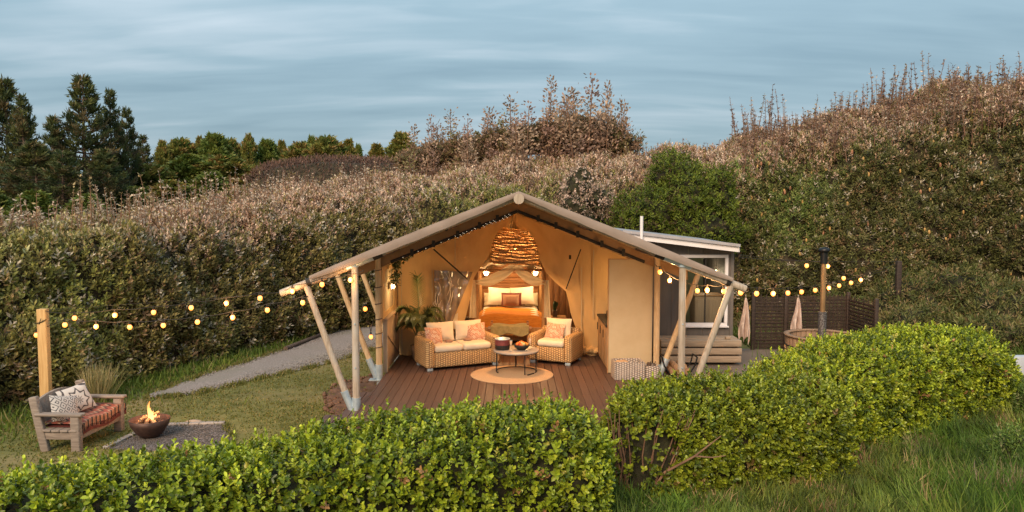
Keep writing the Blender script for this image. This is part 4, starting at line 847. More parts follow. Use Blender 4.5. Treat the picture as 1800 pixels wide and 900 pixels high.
# ------------------------------------------------------------------ safari tent
TX = 0.11; RZ = 3.45; SL_ = 0.403
tent = thing('safari_tent', 'cream canvas safari tent with timber poles, its open porch lit from within', 'tent', (TX, 12.6, 0))
YF, Y2, Y3, YW = 12.6, 14.8, 17.0, 16.8
def fly_z(x, Y): return RZ - SL_ * abs(x - TX)
for side in (-1, 1):
    hw = 3.42 if side < 0 else 3.50
    def fz(s, q, side=side, hw=hw):
        x = TX + side * hw * s; y = YF - .12 + q * 8.6
        sag = .09 * math.sin(PI * min(1, s * 1.05)) * abs(math.sin((q * 8.6) * PI / 2.2)) * .5
        return (x, y, RZ + .075 - SL_ * hw * s - sag + .03 * math.sin(s * PI))
    MB().grid(fz, 26, 40).build('roof_canvas', M_['fly'], tent, True)
    def vz(s, q, side=side, hw=hw):
        x = TX + side * hw * s; wd = .07 + .085 * math.sin(PI * min(1, s * 1.02)) ** .8 + .004 * math.sin(s * 43) * (s > .1)
        return (x, YF - .12 - .012 * math.sin(q * PI) + .004 * math.sin(s * 40 + q * 2), RZ + .08 + .03 * math.sin(s * PI) - SL_ * hw * s - wd * q)
    MB().grid(vz, 60, 4).build('valance', M_['fly'], tent, True)
    # rafters of the three frames, uprights, braces, shoes
    for j, (Y, n_) in enumerate(((YF, 1), (Y2, 1), (Y3, 1))):
        e = 3.92 if j == 0 and side < 0 else (3.74 if j == 0 else 3.5)
        MB().tube([(TX, Y, RZ - .015), (TX + side * e * .55, Y, RZ - .02 - SL_ * e * .55), (TX + side * e * .7, Y, RZ - .03 - SL_ * e * .7), (TX + side * e, Y, RZ - .02 - SL_ * e)], [.046, .048, .062, .062], 12).build('rafter', M_['pole'] if j == 0 else M_['polewarm'], tent, True)
        xb = TX + side * 2.70; zt = RZ - SL_ * 2.68 - .02; zb = -.06 if Y > 14 else -.16
        MB().tube([(xb, Y - .0, zb + .05), (xb + side * .0, Y, zt)], [.062, .058], 12).build('upright_pole', M_['pole'] if j == 0 else M_['polewarm'], tent, True)
        xt = TX + side * 3.52; ztt = RZ - SL_ * 3.5
        MB().tube([(xb + side * .10, Y, zb + .12), (xt, Y, ztt)], [.056, .052], 12).build('brace_pole', M_['pole'] if j == 0 else M_['polewarm'], tent, True)
        mb = MB(); mb.cyl((xb, Y, zb - .02), (xb, Y, zb + .27), .073, .075, 12)
        dx, dz = xt - xb - side * .1, ztt - zb - .12; l = math.hypot(dx, dz); dx, dz = dx / l, dz / l
        mb.cyl((xb + side * .055, Y, zb + .02), (xb + side * .10 + dx * .3, Y, zb + .12 + dz * .28), .060, .068, 12)
        mb.box((xb + side * .05, Y, zb - .03), (.28, .18, .02)); mb.cyl((xb, Y, zb - .3), (xb, Y, zb), .04, .06, 10); mb.build('pole_shoe', M_['shoe'], tent, True)
        if j == 0:
            MB().cyl((xb - .01, Y - .0, zt - .06), (xb, Y, zt + .06), .078, .078, 12).build('bracket', M_['shoe'], tent, True)
            a = Vector((TX + side * 2.25, Y, RZ - .02 - SL_ * 2.25)); d = Vector((side, 0, -SL_)).normalized(); MB().cyl(a, a + d * .16, .072, .072, 12).build('strap', M_['strap'], tent, True)
            b_ = Vector((TX + side * 2.52, Y, RZ - .02 - SL_ * 2.52)); MB().cyl(b_ - d * .14, b_ + d * .34, .07, .07, 12).build('sleeve', M_['shoe'], tent, True)
            c_ = Vector((TX + side * 3.42, Y, RZ - .02 - SL_ * 3.42)); MB().cyl(c_, c_ + d * .07, .07, .07, 12).build('strap', M_['strap'], tent, True)
    if side < 0:
        for z in (.55, .82, 1.10, 1.40, 1.72, 2.05): MB().tube([(TX - 2.70 + .068 * math.cos(a), Y2 + .068 * math.sin(a), z + .012 * math.cos(a)) for a in np.linspace(0, 2 * PI, 13)], .009, 5, False).build('rope_ring', M_['bark'], tent, True)
    for (bx, bz) in ((2.70, .62), (2.70, 1.35), (3.05, 1.0)): MB().cyl((TX + side * bx, YF - .075, bz), (TX + side * bx, YF - .045, bz), .014, .014, 6).build('bolt', M_['shoe'], tent, True) if bx < 3 else None
    # dark inner edge beam with clips, and canvas between fly and inner tent
    A0, A1 = Vector((TX, Y2, 3.19)), Vector((TX + side * 2.45, Y2, 3.19 - .40 * 2.45))
    MB().grid(lambda s, q, side=side: (TX + side * 3.3 * s, Y2 + .06 + .01 * math.sin(s * 30), (3.17 - .40 * 3.3 * s) * (1 - q) + (RZ + .02 - SL_ * 3.3 * s) * q), 30, 2).build('gable_infill', M_['infill'], tent, True)
    MB().tube([A0, (A0 + A1) / 2, A1], .030, 8).build('edge_beam', M_['strap'], tent, True)
    for f in (.16, .30, .47, .66, .83):
        c = A0.lerp(A1, f); MB().box((c.x, Y2 - .06, c.z + .02), (.06, .05, .13)).build('clip', M_['strap'], tent, True)
        c2 = Vector((c.x + side * .05, YF + .12, RZ - .06 - SL_ * abs(c.x - TX))); MB().box(c2, (.05, .05, .06)).build('clip', M_['strap'], tent, True)
    MB().grid(lambda s, q, side=side: (TX + side * 2.68 * s, Y2 - .02 + q * 6.1, 3.16 - .40 * 2.68 * s - .03 * math.sin(PI * s) * math.sin(q * 18) ** 2), 14, 30).build('inner_roof', M_['canvas'], tent, True)
    # purlins seen under the fly
    for f in (1.2, 2.3): MB().cyl((TX + side * f, YF + .1, RZ - .06 - SL_ * f), (TX + side * f, Y3, RZ - .06 - SL_ * f), .035, .035, 8).build('purlin', M_['bark'], tent, True)
MB().add([(TX - 3.4, 21.08, 1.95), (TX + 3.4, 21.08, 1.95), (TX + .02, 21.08, 3.5), (TX - .02, 21.08, 3.5)], [(0, 1, 2, 3)]).build('back_gable', M_['fly'], tent, True)
MB().cyl((TX, YF - .25, RZ - .045), (TX, 21, RZ - .045), .085, .085, 16).build('ridge_pole', M_['pole'], tent, True)
# front wall of the inner tent with a drawn-back door
def gable(z): return min(2.62, (3.12 - z) / .40)
opL = [(392, 903), (415, 880), (431, 868), (453, 857), (475, 841), (490, 832), (520, 828), (560, 818), (600, 800), (625, 790)]
opR = [(392, 903), (415, 925), (446, 944), (478, 959), (495, 975), (511, 994), (530, 999), (551, 1003), (576, 1012), (600, 1018), (625, 1022)]
def edge(tab):
    zs, xs = [], []
    for v, u in tab: p = P(u, v, YW); zs.append(p[2]); xs.append(p[0])
    zs, xs = np.array(zs)[::-1], np.array(xs)[::-1]; return lambda z: float(np.interp(z, zs, xs))
eL, eR = edge(opL), edge(opR)
zrows = np.concatenate([np.linspace(0.0, 2.9, 50), [3.0, 3.08, 3.12]])
for side, ef, nm in ((-1, eL, 'front_wall'), (1, eR, 'front_wall')):
    mb = MB(); nz_ = len(zrows) - 1
    def wf(a, b, side=side, ef=ef):
        z = zrows[round(a * nz_)]; xo = TX + side * gable(z); xi = ef(z); x = xo + (xi - xo) * b; near = max(0, 1 - abs(x - xi) / .55)
        fold = .035 * math.sin(14 * (x - xi) + 2.2 * z) * near + .012 * math.sin(x * 9) * (z < 1.2); hem = .10 * max(0, .28 - z) / .28 * math.sin(x * 17)
        if side > 0: near2 = max(0, 1 - abs(z - 1.38) / .5) * near; fold -= .10 * near2
        return (x, YW + fold + hem * .6 - .02 * b, z)
    mb.grid(wf, nz_, 40); mb.build(nm, M_['canvas'], tent, True)
    # gathered hem lying on the deck
    x0 = ef(.02); x1 = x0 + side * .75
    mb = MB(); mb.grid(lambda s, q, x0=x0, x1=x1: (x0 + (x1 - x0) * s, YW - .04 - .13 * math.sin(q * PI) * (1 + .3 * math.sin(s * 31)), .02 + .17 * (1 - q) + .02 * math.sin(s * 25 + q * 3)), 40, 8); mb.build('gathered_hem', M_['canvas'], tent, True)
# seams and hooks
for u, v0, v1 in ((760, 474, 620), (1022, 470, 620), (706, 470, 620), (800, 412, 470), (1043, 440, 560)):
    a, b = P(u, v0, YW - .05), P(u, v1, YW - .05); MB().box((a + b) / 2, (.02, .012, a[2] - b[2])).build('seam', M_['canvasflat'], tent, True)
# clear window panel hanging in folds
wx = [P(u, v, YW - .10) for u, v in ((763, 476), (831, 477), (818, 515), (797, 560), (790, 590), (764, 588))]
M_['plastic'] = pm('clear_plastic', (0.27, 0.215, 0.165), (0.19, 0.145, 0.11), 2.2, 0.12, .5, (1.6, 1, 1), spec=1.0, dist=.3, detail=1)
M_['crease'] = pm('painted_crease_glint', (0.75, 0.66, 0.55), None, 5, .15, 0, spec=1)  # pale colour paints in the highlights along the folds
a_, b_, c_, d_ = [P(u, v, YW - .10) for u, v in ((763, 475), (831, 478), (785, 590), (765, 588))]
mb = MB(); mb.grid(lambda s, q: tuple((a_ * (1 - s) + b_ * s) * (1 - q) + (d_ * (1 - s) + c_ * s) * q + np.array([0, .02 * math.sin(9 * s + 7 * q) + .015 * math.sin(23 * s - 12 * q), 0])), 24, 24); wp_ = mb.build('window_panel', M_['plastic'], tent, True); mb = MB(); rc = random.Random(12)
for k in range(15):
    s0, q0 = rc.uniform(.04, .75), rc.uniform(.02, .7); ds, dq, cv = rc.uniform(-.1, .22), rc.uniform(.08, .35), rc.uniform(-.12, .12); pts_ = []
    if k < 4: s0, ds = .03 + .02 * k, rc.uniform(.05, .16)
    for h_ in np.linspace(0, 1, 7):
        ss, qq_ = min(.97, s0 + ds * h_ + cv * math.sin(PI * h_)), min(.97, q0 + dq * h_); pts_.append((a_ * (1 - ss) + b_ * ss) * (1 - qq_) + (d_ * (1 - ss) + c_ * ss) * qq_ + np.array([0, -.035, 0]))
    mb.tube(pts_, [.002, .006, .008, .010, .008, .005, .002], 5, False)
mb.build('crease_glints', M_['crease'], wp_, True, kind='stuff')  # thin pale tubes drawn as highlight streaks on the panel
for k, (p0, p1, rr) in enumerate((((762, 438), (822, 491), .016), ((1021, 438), (995, 508), .012))):
    MB().cyl(P(*p0, YW - .16), P(*p1, YW - .16), rr, rr, 8).build('tie_strap', M_['strap'], tent, True)
MB().box(P(1002, 452, YW - .06), (.05, .02, .09)).build('hook', M_['strap'], tent, True)
# side walls, back wall, bedroom partition
for side in (-1, 1):
    x = TX + side * 2.64
    MB().grid(lambda s, q, x=x: (x + .015 * math.sin(q * 9), YW + s * 4.1, q * 2.12), 12, 8).build('side_wall', M_['canvas'], tent, True)
xl = TX - 2.66
mb = MB()
for (y0, y1, z0, z1) in ((14.95, 15.25, 1.0, 2.3), (16.45, 16.8, 1.0, 2.3), (15.25, 16.45, 1.0, 1.16), (15.25, 16.45, 2.0, 2.3)): mb.box((xl, (y0 + y1) / 2, (z0 + z1) / 2), (.03, y1 - y0, z1 - z0))
mb.build('porch_side_wall', M_['canvas'], tent, True)
MB().box((xl - .02, 15.85, 1.58), (.008, 1.2, .84)).build('window_flap', M_['canvasflat'], tent, True)
MB().grid(lambda s, q: (TX + (s * 2 - 1) * 2.64, 20.9, q * (3.14 - .40 * 2.64 * abs(s * 2 - 1))), 16, 4).build('back_wall', M_['canvas'], tent, True)
for i in range(24):
    xx = -1.85 + i * .16
    MB().rbox((xx, 20.2 + random.uniform(-.008, .008), .78), (.152, .03, 1.56), .006, seg=1).build('partition_board', M_['woodv'], tent, True)
# canvas doors of the bedroom side seen past the opening
MB().grid(lambda s, q: (-1.95 + .08 * math.sin(q * 2) + .05 * math.sin(s * 19), YW + .2 + s * 3.0, .0 + q * 2.1), 20, 6).build('inner_curtain', M_['canvas'], tent, True)
# fairy lights laced along the left beam
fl = thing('fairy_light_string', 'fine fairy light string laced along the dark beam left of the tent ridge', 'string lights', (TX, Y2, 3.2))
A0, A1 = np.array([TX, Y2 - .07, 3.17]), np.array([TX - 2.45, Y2 - .07, 3.17 - .40 * 2.45])
mb = MB(); rr_f = random.Random(3); pts = []
for i in range(90):
    f = .06 + .9 * i / 90; c = A0 + (A1 - A0) * f + [0, -.01 * math.cos(i * 2.1), .03 * math.sin(i * 2.1)]; pts.append(c)
    if (f < .5 and rr_f.random() < .75) or i % 6 == 0: mb.sphere(c, .005, 5, 4)
mb.build('tiny_lights', M_['tinylight'], fl, True, kind='stuff'); MB().tube(pts, .004, 4).build('wire', M_['strap'], fl, True)
# leafy garland on the wall end
gl = thing('leafy_garland', 'green leafy garland hanging from the dark beam end at the left wall', 'garland', P(697, 455, 16))
n = 420; tt_ = rng.random(n); a, b, c = P(720, 446, 15.6), P(697, 455, 15.7), P(694, 500, 15.7); pg = np.where(tt_[:, None] < .5, a + (b - a) * (tt_[:, None] * 2), b + (c - b) * (tt_[:, None] * 2 - 1)) + rng.normal(0, .045, (n, 3))
v, q_, cc_ = leaves(pg, rng.normal(size=(n, 3)) + [0, 0, -.6], rng.normal(size=(n, 3)), .07, .03, pal([(0.05, 0.08, 0.02), (0.08, 0.11, 0.03)], [1, 1])(n)); link('leaves', npmesh('garland', v, q_, M_['leaf'], cc_), gl, True)

# half wall of boards at the left porch end
hw_ = thing('boarded_half_wall', 'limed board half wall along the left end of the porch deck', 'half wall', (-2.5, 15.9, 0))
for i in range(13):
    MB().rbox((-2.50, 15.10 + i * .135, .52), (.03, .128, 1.0), .006, seg=1).build('board', M_['clad'], hw_, True)
MB().rbox((-2.50, 15.02, .52), (.09, .035, 1.04), .008).build('end_post', M_['clad'], hw_, True)
MB().rbox((-2.50, 15.9, 1.055), (.11, 1.82, .035), .008).build('cap_rail', M_['clad'], hw_, True)
a = Vector((-2.475, 15.15, .72)); b = Vector((-2.475, 16.7, .08)); MB().cyl(a, b, .015, .015, 6).build('brace', M_['clad'], hw_, True)

# tan panel at the kitchen end
ps_ = thing('canvas_screen', 'tall plain tan panel standing at the right end of the porch', 'screen panel', (2.33, 14.95, 0))
MB().rbox((2.32, 14.95, 1.13), (.86, .03, 2.24), .01).build('panel', M_['canvasflat'], ps_, True)
MB().box((1.882, 14.94, 1.13), (.014, .05, 2.25)).build('edge_trim', M_['bedpost'], ps_, True); MB().box((2.32, 14.94, 2.256), (.89, .05, .014)).build('edge_trim', M_['bedpost'], ps_, True)
# kitchen cabinet
kc = thing('kitchen_cabinet', 'wooden kitchen cabinet with dark top half hidden behind the tan panel', 'cabinet', (2.15, 15.85, 0))
MB().rbox((2.20, 15.8, .47), (.62, 1.55, .86), .01).build('body', M_['cab'], kc, True)
MB().rbox((2.19, 15.8, .925), (.68, 1.62, .05), .008).build('worktop', M_['strap'], kc, True)
MB().rbox((2.15, 15.98, 1.02), (.30, .45, .12), .02).build('hob', M_['blackmetal'], kc, True)
for i in range(3):
    y = 15.3 + i * .51; d = MB().rbox((1.882, y, .47), (.022, .48, .78), .006).build('door', M_['cab'], kc, True)
    MB().rbox((1.868, y, .47), (.012, .36, .64), .004).build('inset', M_['cab'], d, True); MB().cyl((1.852, y + .19, .62), (1.852, y + .19, .78), .009, .009, 6).build('handle', M_['blackmetal'], d, True)

# ------------------------------------------------------------------ pendant
pc = P(905, 437, 15.5); pen = thing('pendant_lamp', 'big bell shaped woven basket lamp hanging from the tent ridge', 'pendant lamp', (pc[0], 15.5, pc[2]))
prof = [(.24, .37), (.31, .33), (.385, .22), (.435, .10), (.475, -.04), (.495, -.18), (.50, -.27)]
zs = np.array([p[1] for p in prof])[::-1]; rs = np.array([p[0] for p in prof])[::-1]
shade_m = pm('rattan', (0.52, 0.36, 0.19), (0.36, 0.22, 0.10), 20, .7, .3, transl=.6)
liner_m = pm('rattan_weave', (0.36, 0.27, 0.17), (0.22, 0.155, 0.09), 60, .8, .3, transl=.25)
ln_ = liner_m.node_tree; ltr = ln_.nodes.new('ShaderNodeBsdfTransparent'); lms = ln_.nodes.new('ShaderNodeMixShader'); lms.inputs[0].default_value = .75; lout = [q for q in ln_.nodes if q.type == 'OUTPUT_MATERIAL'][0]; lsrc = lout.inputs[0].links[0].from_socket; ln_.links.new(ltr.outputs[0], lms.inputs[1]); ln_.links.new(lsrc, lms.inputs[2]); ln_.links.new(lms.outputs[0], lout.inputs[0])
mb = MB(); rr_ = random.Random(2)
for i in range(48):
    z = -.27 + .64 * i / 47; r0 = float(np.interp(z, zs, rs)); ph = rr_.uniform(0, 6.28); am = rr_.uniform(.004, .012) * (1 if i % 4 else 2)
    mb.tube([(math.cos(a) * (r0 + .006 * math.sin(a * 9 + ph)), math.sin(a) * (r0 + .006 * math.sin(a * 9 + ph)), z + am * math.sin(a * 3 + ph) - .03 * math.cos(a)) for a in np.linspace(0, 2 * PI, 37)], .0085 if i % 5 else .014, 4, False)
for k in range(64):
    a0 = k * 2 * PI / 64; tw = .5 if k % 2 else -.5
    mb.tube([(math.cos(a0 + tw * q) * float(np.interp(-.27 + .64 * q, zs, rs)), math.sin(a0 + tw * q) * float(np.interp(-.27 + .64 * q, zs, rs)), -.27 + .64 * q - .03 * math.cos(a0 + tw * q)) for q in np.linspace(0, 1, 9)], .006, 3, False)
sh = mb.build('shade', shade_m, pen)
MB().lathe([(float(np.interp(z, zs, rs)) - .012, z) for z in np.linspace(-.27, .36, 14)], (0, 0, 0), 40).build('woven_lining', liner_m, sh)
MB().tube([(math.cos(a) * .245, math.sin(a) * .245, .375 - .03 * math.cos(a)) for a in np.linspace(0, 2 * PI, 31)], .018, 6, False).build('top_ring', shade_m, sh)
MB().tube([(math.cos(a) * .505, math.sin(a) * .505, -.275 - .03 * math.cos(a)) for a in np.linspace(0, 2 * PI, 41)], .016, 6, False).build('bottom_ring', shade_m, sh)
for k, (dx, dy, dz, r0) in enumerate(((-.11, -.1, .20, .035), (.03, -.15, .05, .05), (-.10, -.12, -.09, .045))):
    MB().cyl((dx * .3, dy * .3, 3.27 - pc[2]), (dx, dy, dz + .08), .005, .005, 5).build('cord', M_['strap'], pen)
    bl = MB().sphere((dx, dy, dz), r0, 12, 8, (1, 1, 1.15)).build('bulb', M_['shell'], pen); MB().sphere((dx, dy, dz), r0 * .55, 8, 6).build('filament', M_['core'], bl); MB().cyl((dx, dy, dz + r0), (dx, dy, dz + r0 + .06), .018, .018, 8).build('socket', M_['strap'], bl)
lamp(pc + [0, -.1, -.02], 230, (1, .52, .19), .12, pen, 'pendant_light')

# ------------------------------------------------------------------ bedroom
bed = thing('four_poster_bed', 'four poster bed of rough timber with muslin canopy and mustard quilt', 'bed', (-.05, 18.8, 0))
BX0, BX1, BYF, BYH = -.83, .74, 17.8, 20.0
for x in (BX0, BX1):
    for y in (BYF, BYH - .1): MB().tube([(x, y, 0), (x + .01, y, 1.0), (x, y, 1.80)], [.058, .052, .050], 8).build('post', M_['bedpost'], bed, True)
for (a, b) in (((BX0, BYF, 1.8), (BX1, BYF, 1.8)), ((BX0, BYF, 1.8), (BX0, BYH - .1, 1.8)), ((BX1, BYF, 1.8), (BX1, BYH - .1, 1.8))): MB().cyl(a, b, .03, .03, 8).build('rail', M_['bedpost'], bed, True)
hb_ = MB().box((-.045, 20.03, .5), (1.5, .04, .9)).build('headboard', M_['wood'], bed, True)
for i in range(9):
    z = .62 + i * .145; wdt = 1.46 if z < 1.45 else max(.3, 1.46 - (z - 1.45) * 3.0); MB().rbox((-.045, 19.99 + random.uniform(-.006, .006), z), (wdt, .035, .137), .006, seg=1).build('plank', M_['wood'], hb_, True)
for z in (.22, .38): MB().rbox((-.045, BYF + .02, z), (1.50, .04, .15), .008).build('foot_board', M_['bedpost'], bed, True)
for x in (BX0 + .04, BX1 - .04): MB().rbox((x, 18.85, .32), (.04, 2.0, .28), .008).build('side_board', M_['bedpost'], bed, True)
MB().rbox((-.045, 18.88, .58), (1.42, 2.0, .26), .10).build('mattress', M_['white'], bed, True)
qm = MB(); qm.grid(lambda s, q: ((-.045 + (s * 2 - 1) * .79), 17.86 + max(0, q - .22) / .78 * 1.35 - .015 * math.sin(s * 20) * (q < .25), (.755 + .018 * math.sin(q * 30) * .5 + .02 * math.sin(s * 7) - .10 * abs(s * 2 - 1) ** 6) - (.34 * (1 - q / .22) if q < .22 else 0) - .05 * abs(s * 2 - 1) ** 2), 26, 34)
qm.build('quilt', M_['orange'], bed, True)
# muslin canopy: peak, swags and tails
def swag(side):
    pk = P(904, 470, 17.75); pt_ = np.array([BX0 if side < 0 else BX1, 17.75, 1.52]); pt_[0] += side * .03
    def f(s, q):
        a = pk * (1 - s) + pt_ * s; a[2] -= .10 * math.sin(PI * s); wd_ = .10 + .17 * math.sin(PI * min(1, s + .12)) ** .6
        return (a[0] - .01 * side * q, a[1] - .02 + .05 * math.sin(q * 8 + s * 4), a[2] + .10 * (1 - s) * .3 + wd_ * (.5 - q))
    MB().grid(f, 24, 8).build('muslin_swag', M_['muslin'], bed, True)
    def g(s, q): return (pt_[0] + side * (.03 + .02 * s) + .11 * (q - .5) * (1 + .5 * s) + .0, 17.72 + .03 * math.sin(q * 9), pt_[2] + .05 - s * .88)
    MB().grid(g, 14, 8).build('muslin_tail', M_['muslin'], bed, True)
swag(-1); swag(1)
MB().grid(lambda s, q: (-.05 + (s * 2 - 1) * .82, 17.8 + q * 2.2, 1.86 - .10 * math.sin(PI * q) - .04 * math.sin(s * 21) + .12 * (1 - abs(s * 2 - 1))), 24, 12).build('muslin_roof', M_['muslin'], bed, True)
def rx(a): return Matrix.Rotation(a, 3, 'X')
def pillow(name, label, c, size, m, tilt=-.35, rz=0.0, roll=0.0, group=None, cat='pillow', puff=1.0):
    t = thing(name, label, cat, c, rz, group); MB().cushion((0, 0, 0), size, Matrix.Rotation(tilt, 3, 'X') @ Matrix.Rotation(roll, 3, 'Y'), puff).build('cover', m, t); return t
bp_ = lambda u, v, Y: P(u, v, Y)
pillow('bed_pillow', 'large cream pillow standing at the left side of the bed head', bp_(878, 521, 19.45), (.60, .16, .46), M_['white'], -.3, 0, .06)
pillow('bed_pillow', 'large cream pillow standing at the right side of the bed head', bp_(918, 520, 19.42), (.60, .16, .46), M_['white'], -.3, 0, -.07)
pillow('bed_pillow', 'frilled cream pillow peeping out at the far left of the bed', bp_(863, 526, 19.62), (.36, .12, .34), M_['muslin'], -.25)
pillow('bed_pillow', 'frilled cream pillow peeping out at the far right of the bed', bp_(934, 526, 19.62), (.34, .12, .34), M_['muslin'], -.25)
pillow('scatter_cushion', 'square burgundy cushion behind the small taupe one on the bed', bp_(899, 526, 19.20), (.52, .13, .34), M_['darkred'], -.35, cat='cushion')
pillow('scatter_cushion', 'small taupe velvet cushion in the middle of the bed', bp_(898, 528, 19.05), (.42, .14, .30), M_['brownfab'], -.35, cat='cushion')
fb = thing('foot_bench', 'dark wooden bench at the foot of the bed', 'bench', (-.05, 17.35, 0))
MB().rbox((-.05, 17.35, .50), (1.0, .34, .05), .01).build('seat', M_['wood'], fb, True)
for x in (-.46, .36): MB().rbox((x, 17.2, .33), (.05, .05, .66), .008).build('leg', M_['wood'], fb, True); MB().rbox((x, 17.5, .33), (.05, .05, .66), .008).build('leg', M_['wood'], fb, True)
th_ = thing('folded_throw', 'olive green throw draped over the bench at the bed foot', 'blanket', (-.05, 17.3, .53))
MB().grid(lambda s, q: (-.05 + (s * 2 - 1) * .43, 17.45 - .30 * min(1, q * 1.6) - .01 * math.sin(s * 15), (.60 + .03 * math.sin(s * 9) * .5 if q < .62 else .60 - (q - .62) * (.55 + .10 * math.sin(s * 10)))), 24, 16).build('cloth', M_['olive'], th_, True)
bs = thing('round_stool', 'dark round stool beside the left bed post', 'stool', (-1.18, 18.3, 0)); MB().lathe([(0, 0), (.15, 0), (.17, .1), (.16, .55), (.18, .62), (0, .63)], (0, 0, 0), 20).build('seat', M_['bark'], bs)
bs2 = thing('bedside_crate', 'brown wooden bedside block right of the bed with a cactus', 'bedside table', (1.12, 18.4, 0)); MB().rbox((0, 0, .3), (.34, .34, .6), .01).build('body', M_['wood'], bs2); MB().rbox((0, 0, .615), (.37, .37, .03), .008).build('table_top', M_['bedpost'], bs2)
ct = thing('potted_cactus', 'green cactus in pale pot on the block beside the bed', 'cactus', (1.03, 18.35, .63)); MB().lathe([(0, 0), (.06, 0), (.075, .16), (.06, .16), (0, .13)], (0, 0, 0), 14).build('pot', M_['terracotta'], ct)
MB().sphere((0, 0, .26), .055, 8, 7, (1, 1, 2.2)).sphere((.05, 0, .30), .03, 6, 5, (1, 1, 1.8)).build('stem', pm('cactus', (0.05, 0.10, 0.035), (0.03, 0.07, 0.025), 20), ct)
for u, lab in ((855, 'left'), (941, 'right')):
    c = P(u, 480, 19.3); wl = thing('wall_lamp', 'glowing wall lamp above the bed head on the %s of the muslin peak' % lab, 'wall lamp', c)
    MB().sphere((0, -.12, 0), .055, 12, 8).build('bulb', M_['lampglow'], wl); MB().lathe([(.04, .09), (.10, -.0), (.105, -.0), (.045, .10)], (0, -.12, .02), 16).build('lamp_shade', M_['muslin'], wl); MB().cyl((0, -.12, .10), (0, 0.85, .10), .012, .012, 6).build('arm', M_['blackmetal'], wl)
    lamp(c + [0, -.26, -.04], 36, (1, .60, .26), .05, wl, 'wall_lamp_light')

# ------------------------------------------------------------------ porch furniture
def sofa(name, label, cat, loc, rz, wd, dp, nseat):
    t = thing(name, label, cat, loc, rz); ah, bh, sh_ = .62, .70, .36
    MB().rbox((0, .02, .06 + (sh_ - .06) / 2), (wd - .30, dp - .08, sh_ - .06), .03).build('base', M_['wicker'], t)
    for s in (-1, 1):
        MB().rbox((s * (wd / 2 - .09), 0, .06 + (ah - .06) / 2), (.18, dp, ah - .06), .06).build('arm', M_['wicker'], t)
        for y in (-dp / 2 + .08, dp / 2 - .08): MB().rbox((s * (wd / 2 - .10), y, .032), (.11, .07, .06), .008).build('foot', M_['shoe'], t)
    MB().rbox((0, dp / 2 - .075, .06 + (bh - .06) / 2), (wd - .12, .15, bh - .06), .06).build('backrest', M_['wicker'], t)
    sw = (wd - .38) / nseat
    for i in range(nseat):
        x = -((nseat - 1) / 2 - i) * sw
        MB().rbox((x, -.055, sh_ + .07), (sw - .012, dp - .20, .135), .05).build('seat_cushion', M_['cream'], t)
        MB().cushion((x, dp / 2 - .24, sh_ + .34), (sw - .02, .17, .40), rx(-.18)).build('back_cushion', M_['cream'], t)
    return t
def on(t, x, y, z): return XF[t] @ Vector((x, y, z))
sf = sofa('wicker_sofa', 'two seat natural wicker sofa with cream cushions on the porch', 'sofa', (-1.13, 15.72, 0), R(25), 1.62, .82, 2)
ac = sofa('wicker_armchair', 'natural wicker armchair with cream cushions right of the round table', 'armchair', (.93, 16.12, 0), R(-24), .98, .80, 1)
pillow('sofa_cushion', 'pink woven cushion leaning in the left corner of the wicker sofa', on(sf, -.50, .02, .63), (.42, .14, .38), M_['pinkpat'], -.32, R(25) + .25, .1, cat='cushion')
pillow('sofa_cushion', 'pink woven cushion leaning in the right corner of the wicker sofa', on(sf, .44, .08, .64), (.44, .14, .40), M_['pinkpat'], -.30, R(25) - .12, -.05, cat='cushion')
pillow('chair_cushion', 'pink woven cushion leaning on the seat of the wicker armchair', on(ac, -.03, .02, .63), (.42, .14, .36), M_['pinkpat'], -.34, R(-24) + .05, .10, cat='cushion')
for k, (x, lab) in enumerate(((-.20, 'small grey brown pouch on the left half of the sofa seat'), (.22, 'small grey brown pouch on the right half of the sofa seat'))):
    q0 = on(sf, x, -.02, .52); pu = thing('small_pouch', lab, 'pouch', q0); MB().sphere((0, 0, 0), .06, 10, 6, (1.6, .9, .55)).build('body', M_['brownfab'], pu)
rg = props(MB().lathe([(0, .012), (.78, .012), (.81, .004), (.81, 0)], (0, 0, 0), 64).build('round_rug', M_['rug']), 'round jute rug on the deck under the coffee table', 'rug'); rg.location = (0.0, 14.82, .003)
tb = thing('coffee_table', 'round grey topped coffee table with thin black steel legs', 'coffee table', (.085, 15.05, .015))
MB().lathe([(0, .405), (.445, .405), (.455, .415), (.455, .43), (.445, .44), (0, .44)], (0, 0, 0), 48).build('table_top', M_['stone'], tb)
MB().tube([(math.cos(a) * .40, math.sin(a) * .40, .012) for a in np.linspace(-.4, 3.6, 40)], .010, 6).build('floor_ring', M_['blackmetal'], tb)
for a in (-2.9, -.25, 1.6, -1.15): MB().box((math.cos(a) * .40, math.sin(a) * .40, .21), (.022, .022, .395)).build('leg', M_['blackmetal'], tb)
MB().tube([(math.cos(a) * .41, math.sin(a) * .41, .395) for a in np.linspace(0, 2 * PI, 41)], .010, 6, False).build('top_ring', M_['blackmetal'], tb)
MB().box((.28, -.30, .012), (.20, .02, .02), .9).build('foot_bar', M_['blackmetal'], tb)
TZ = .456
ib = thing('ice_bucket', 'burgundy striped ice bucket with silver rim on the coffee table', 'ice bucket', (-.19, 15.08, TZ))
MB().lathe([(0, 0), (.135, 0), (.145, .01), (.145, .09)], (0, 0, 0), 28).build('base', M_['strap'], ib); MB().lathe([(.146, .09), (.15, .20)], (0, 0, 0), 28).build('body', pm('burgundy_weave', (.22, .05, .045), (.14, .03, .03), 12, .6), ib)
MB().lathe([(.152, .20), (.154, .215), (.14, .215), (.13, .12), (0, .12)], (0, 0, 0), 28).build('rim', M_['shoe'], ib)
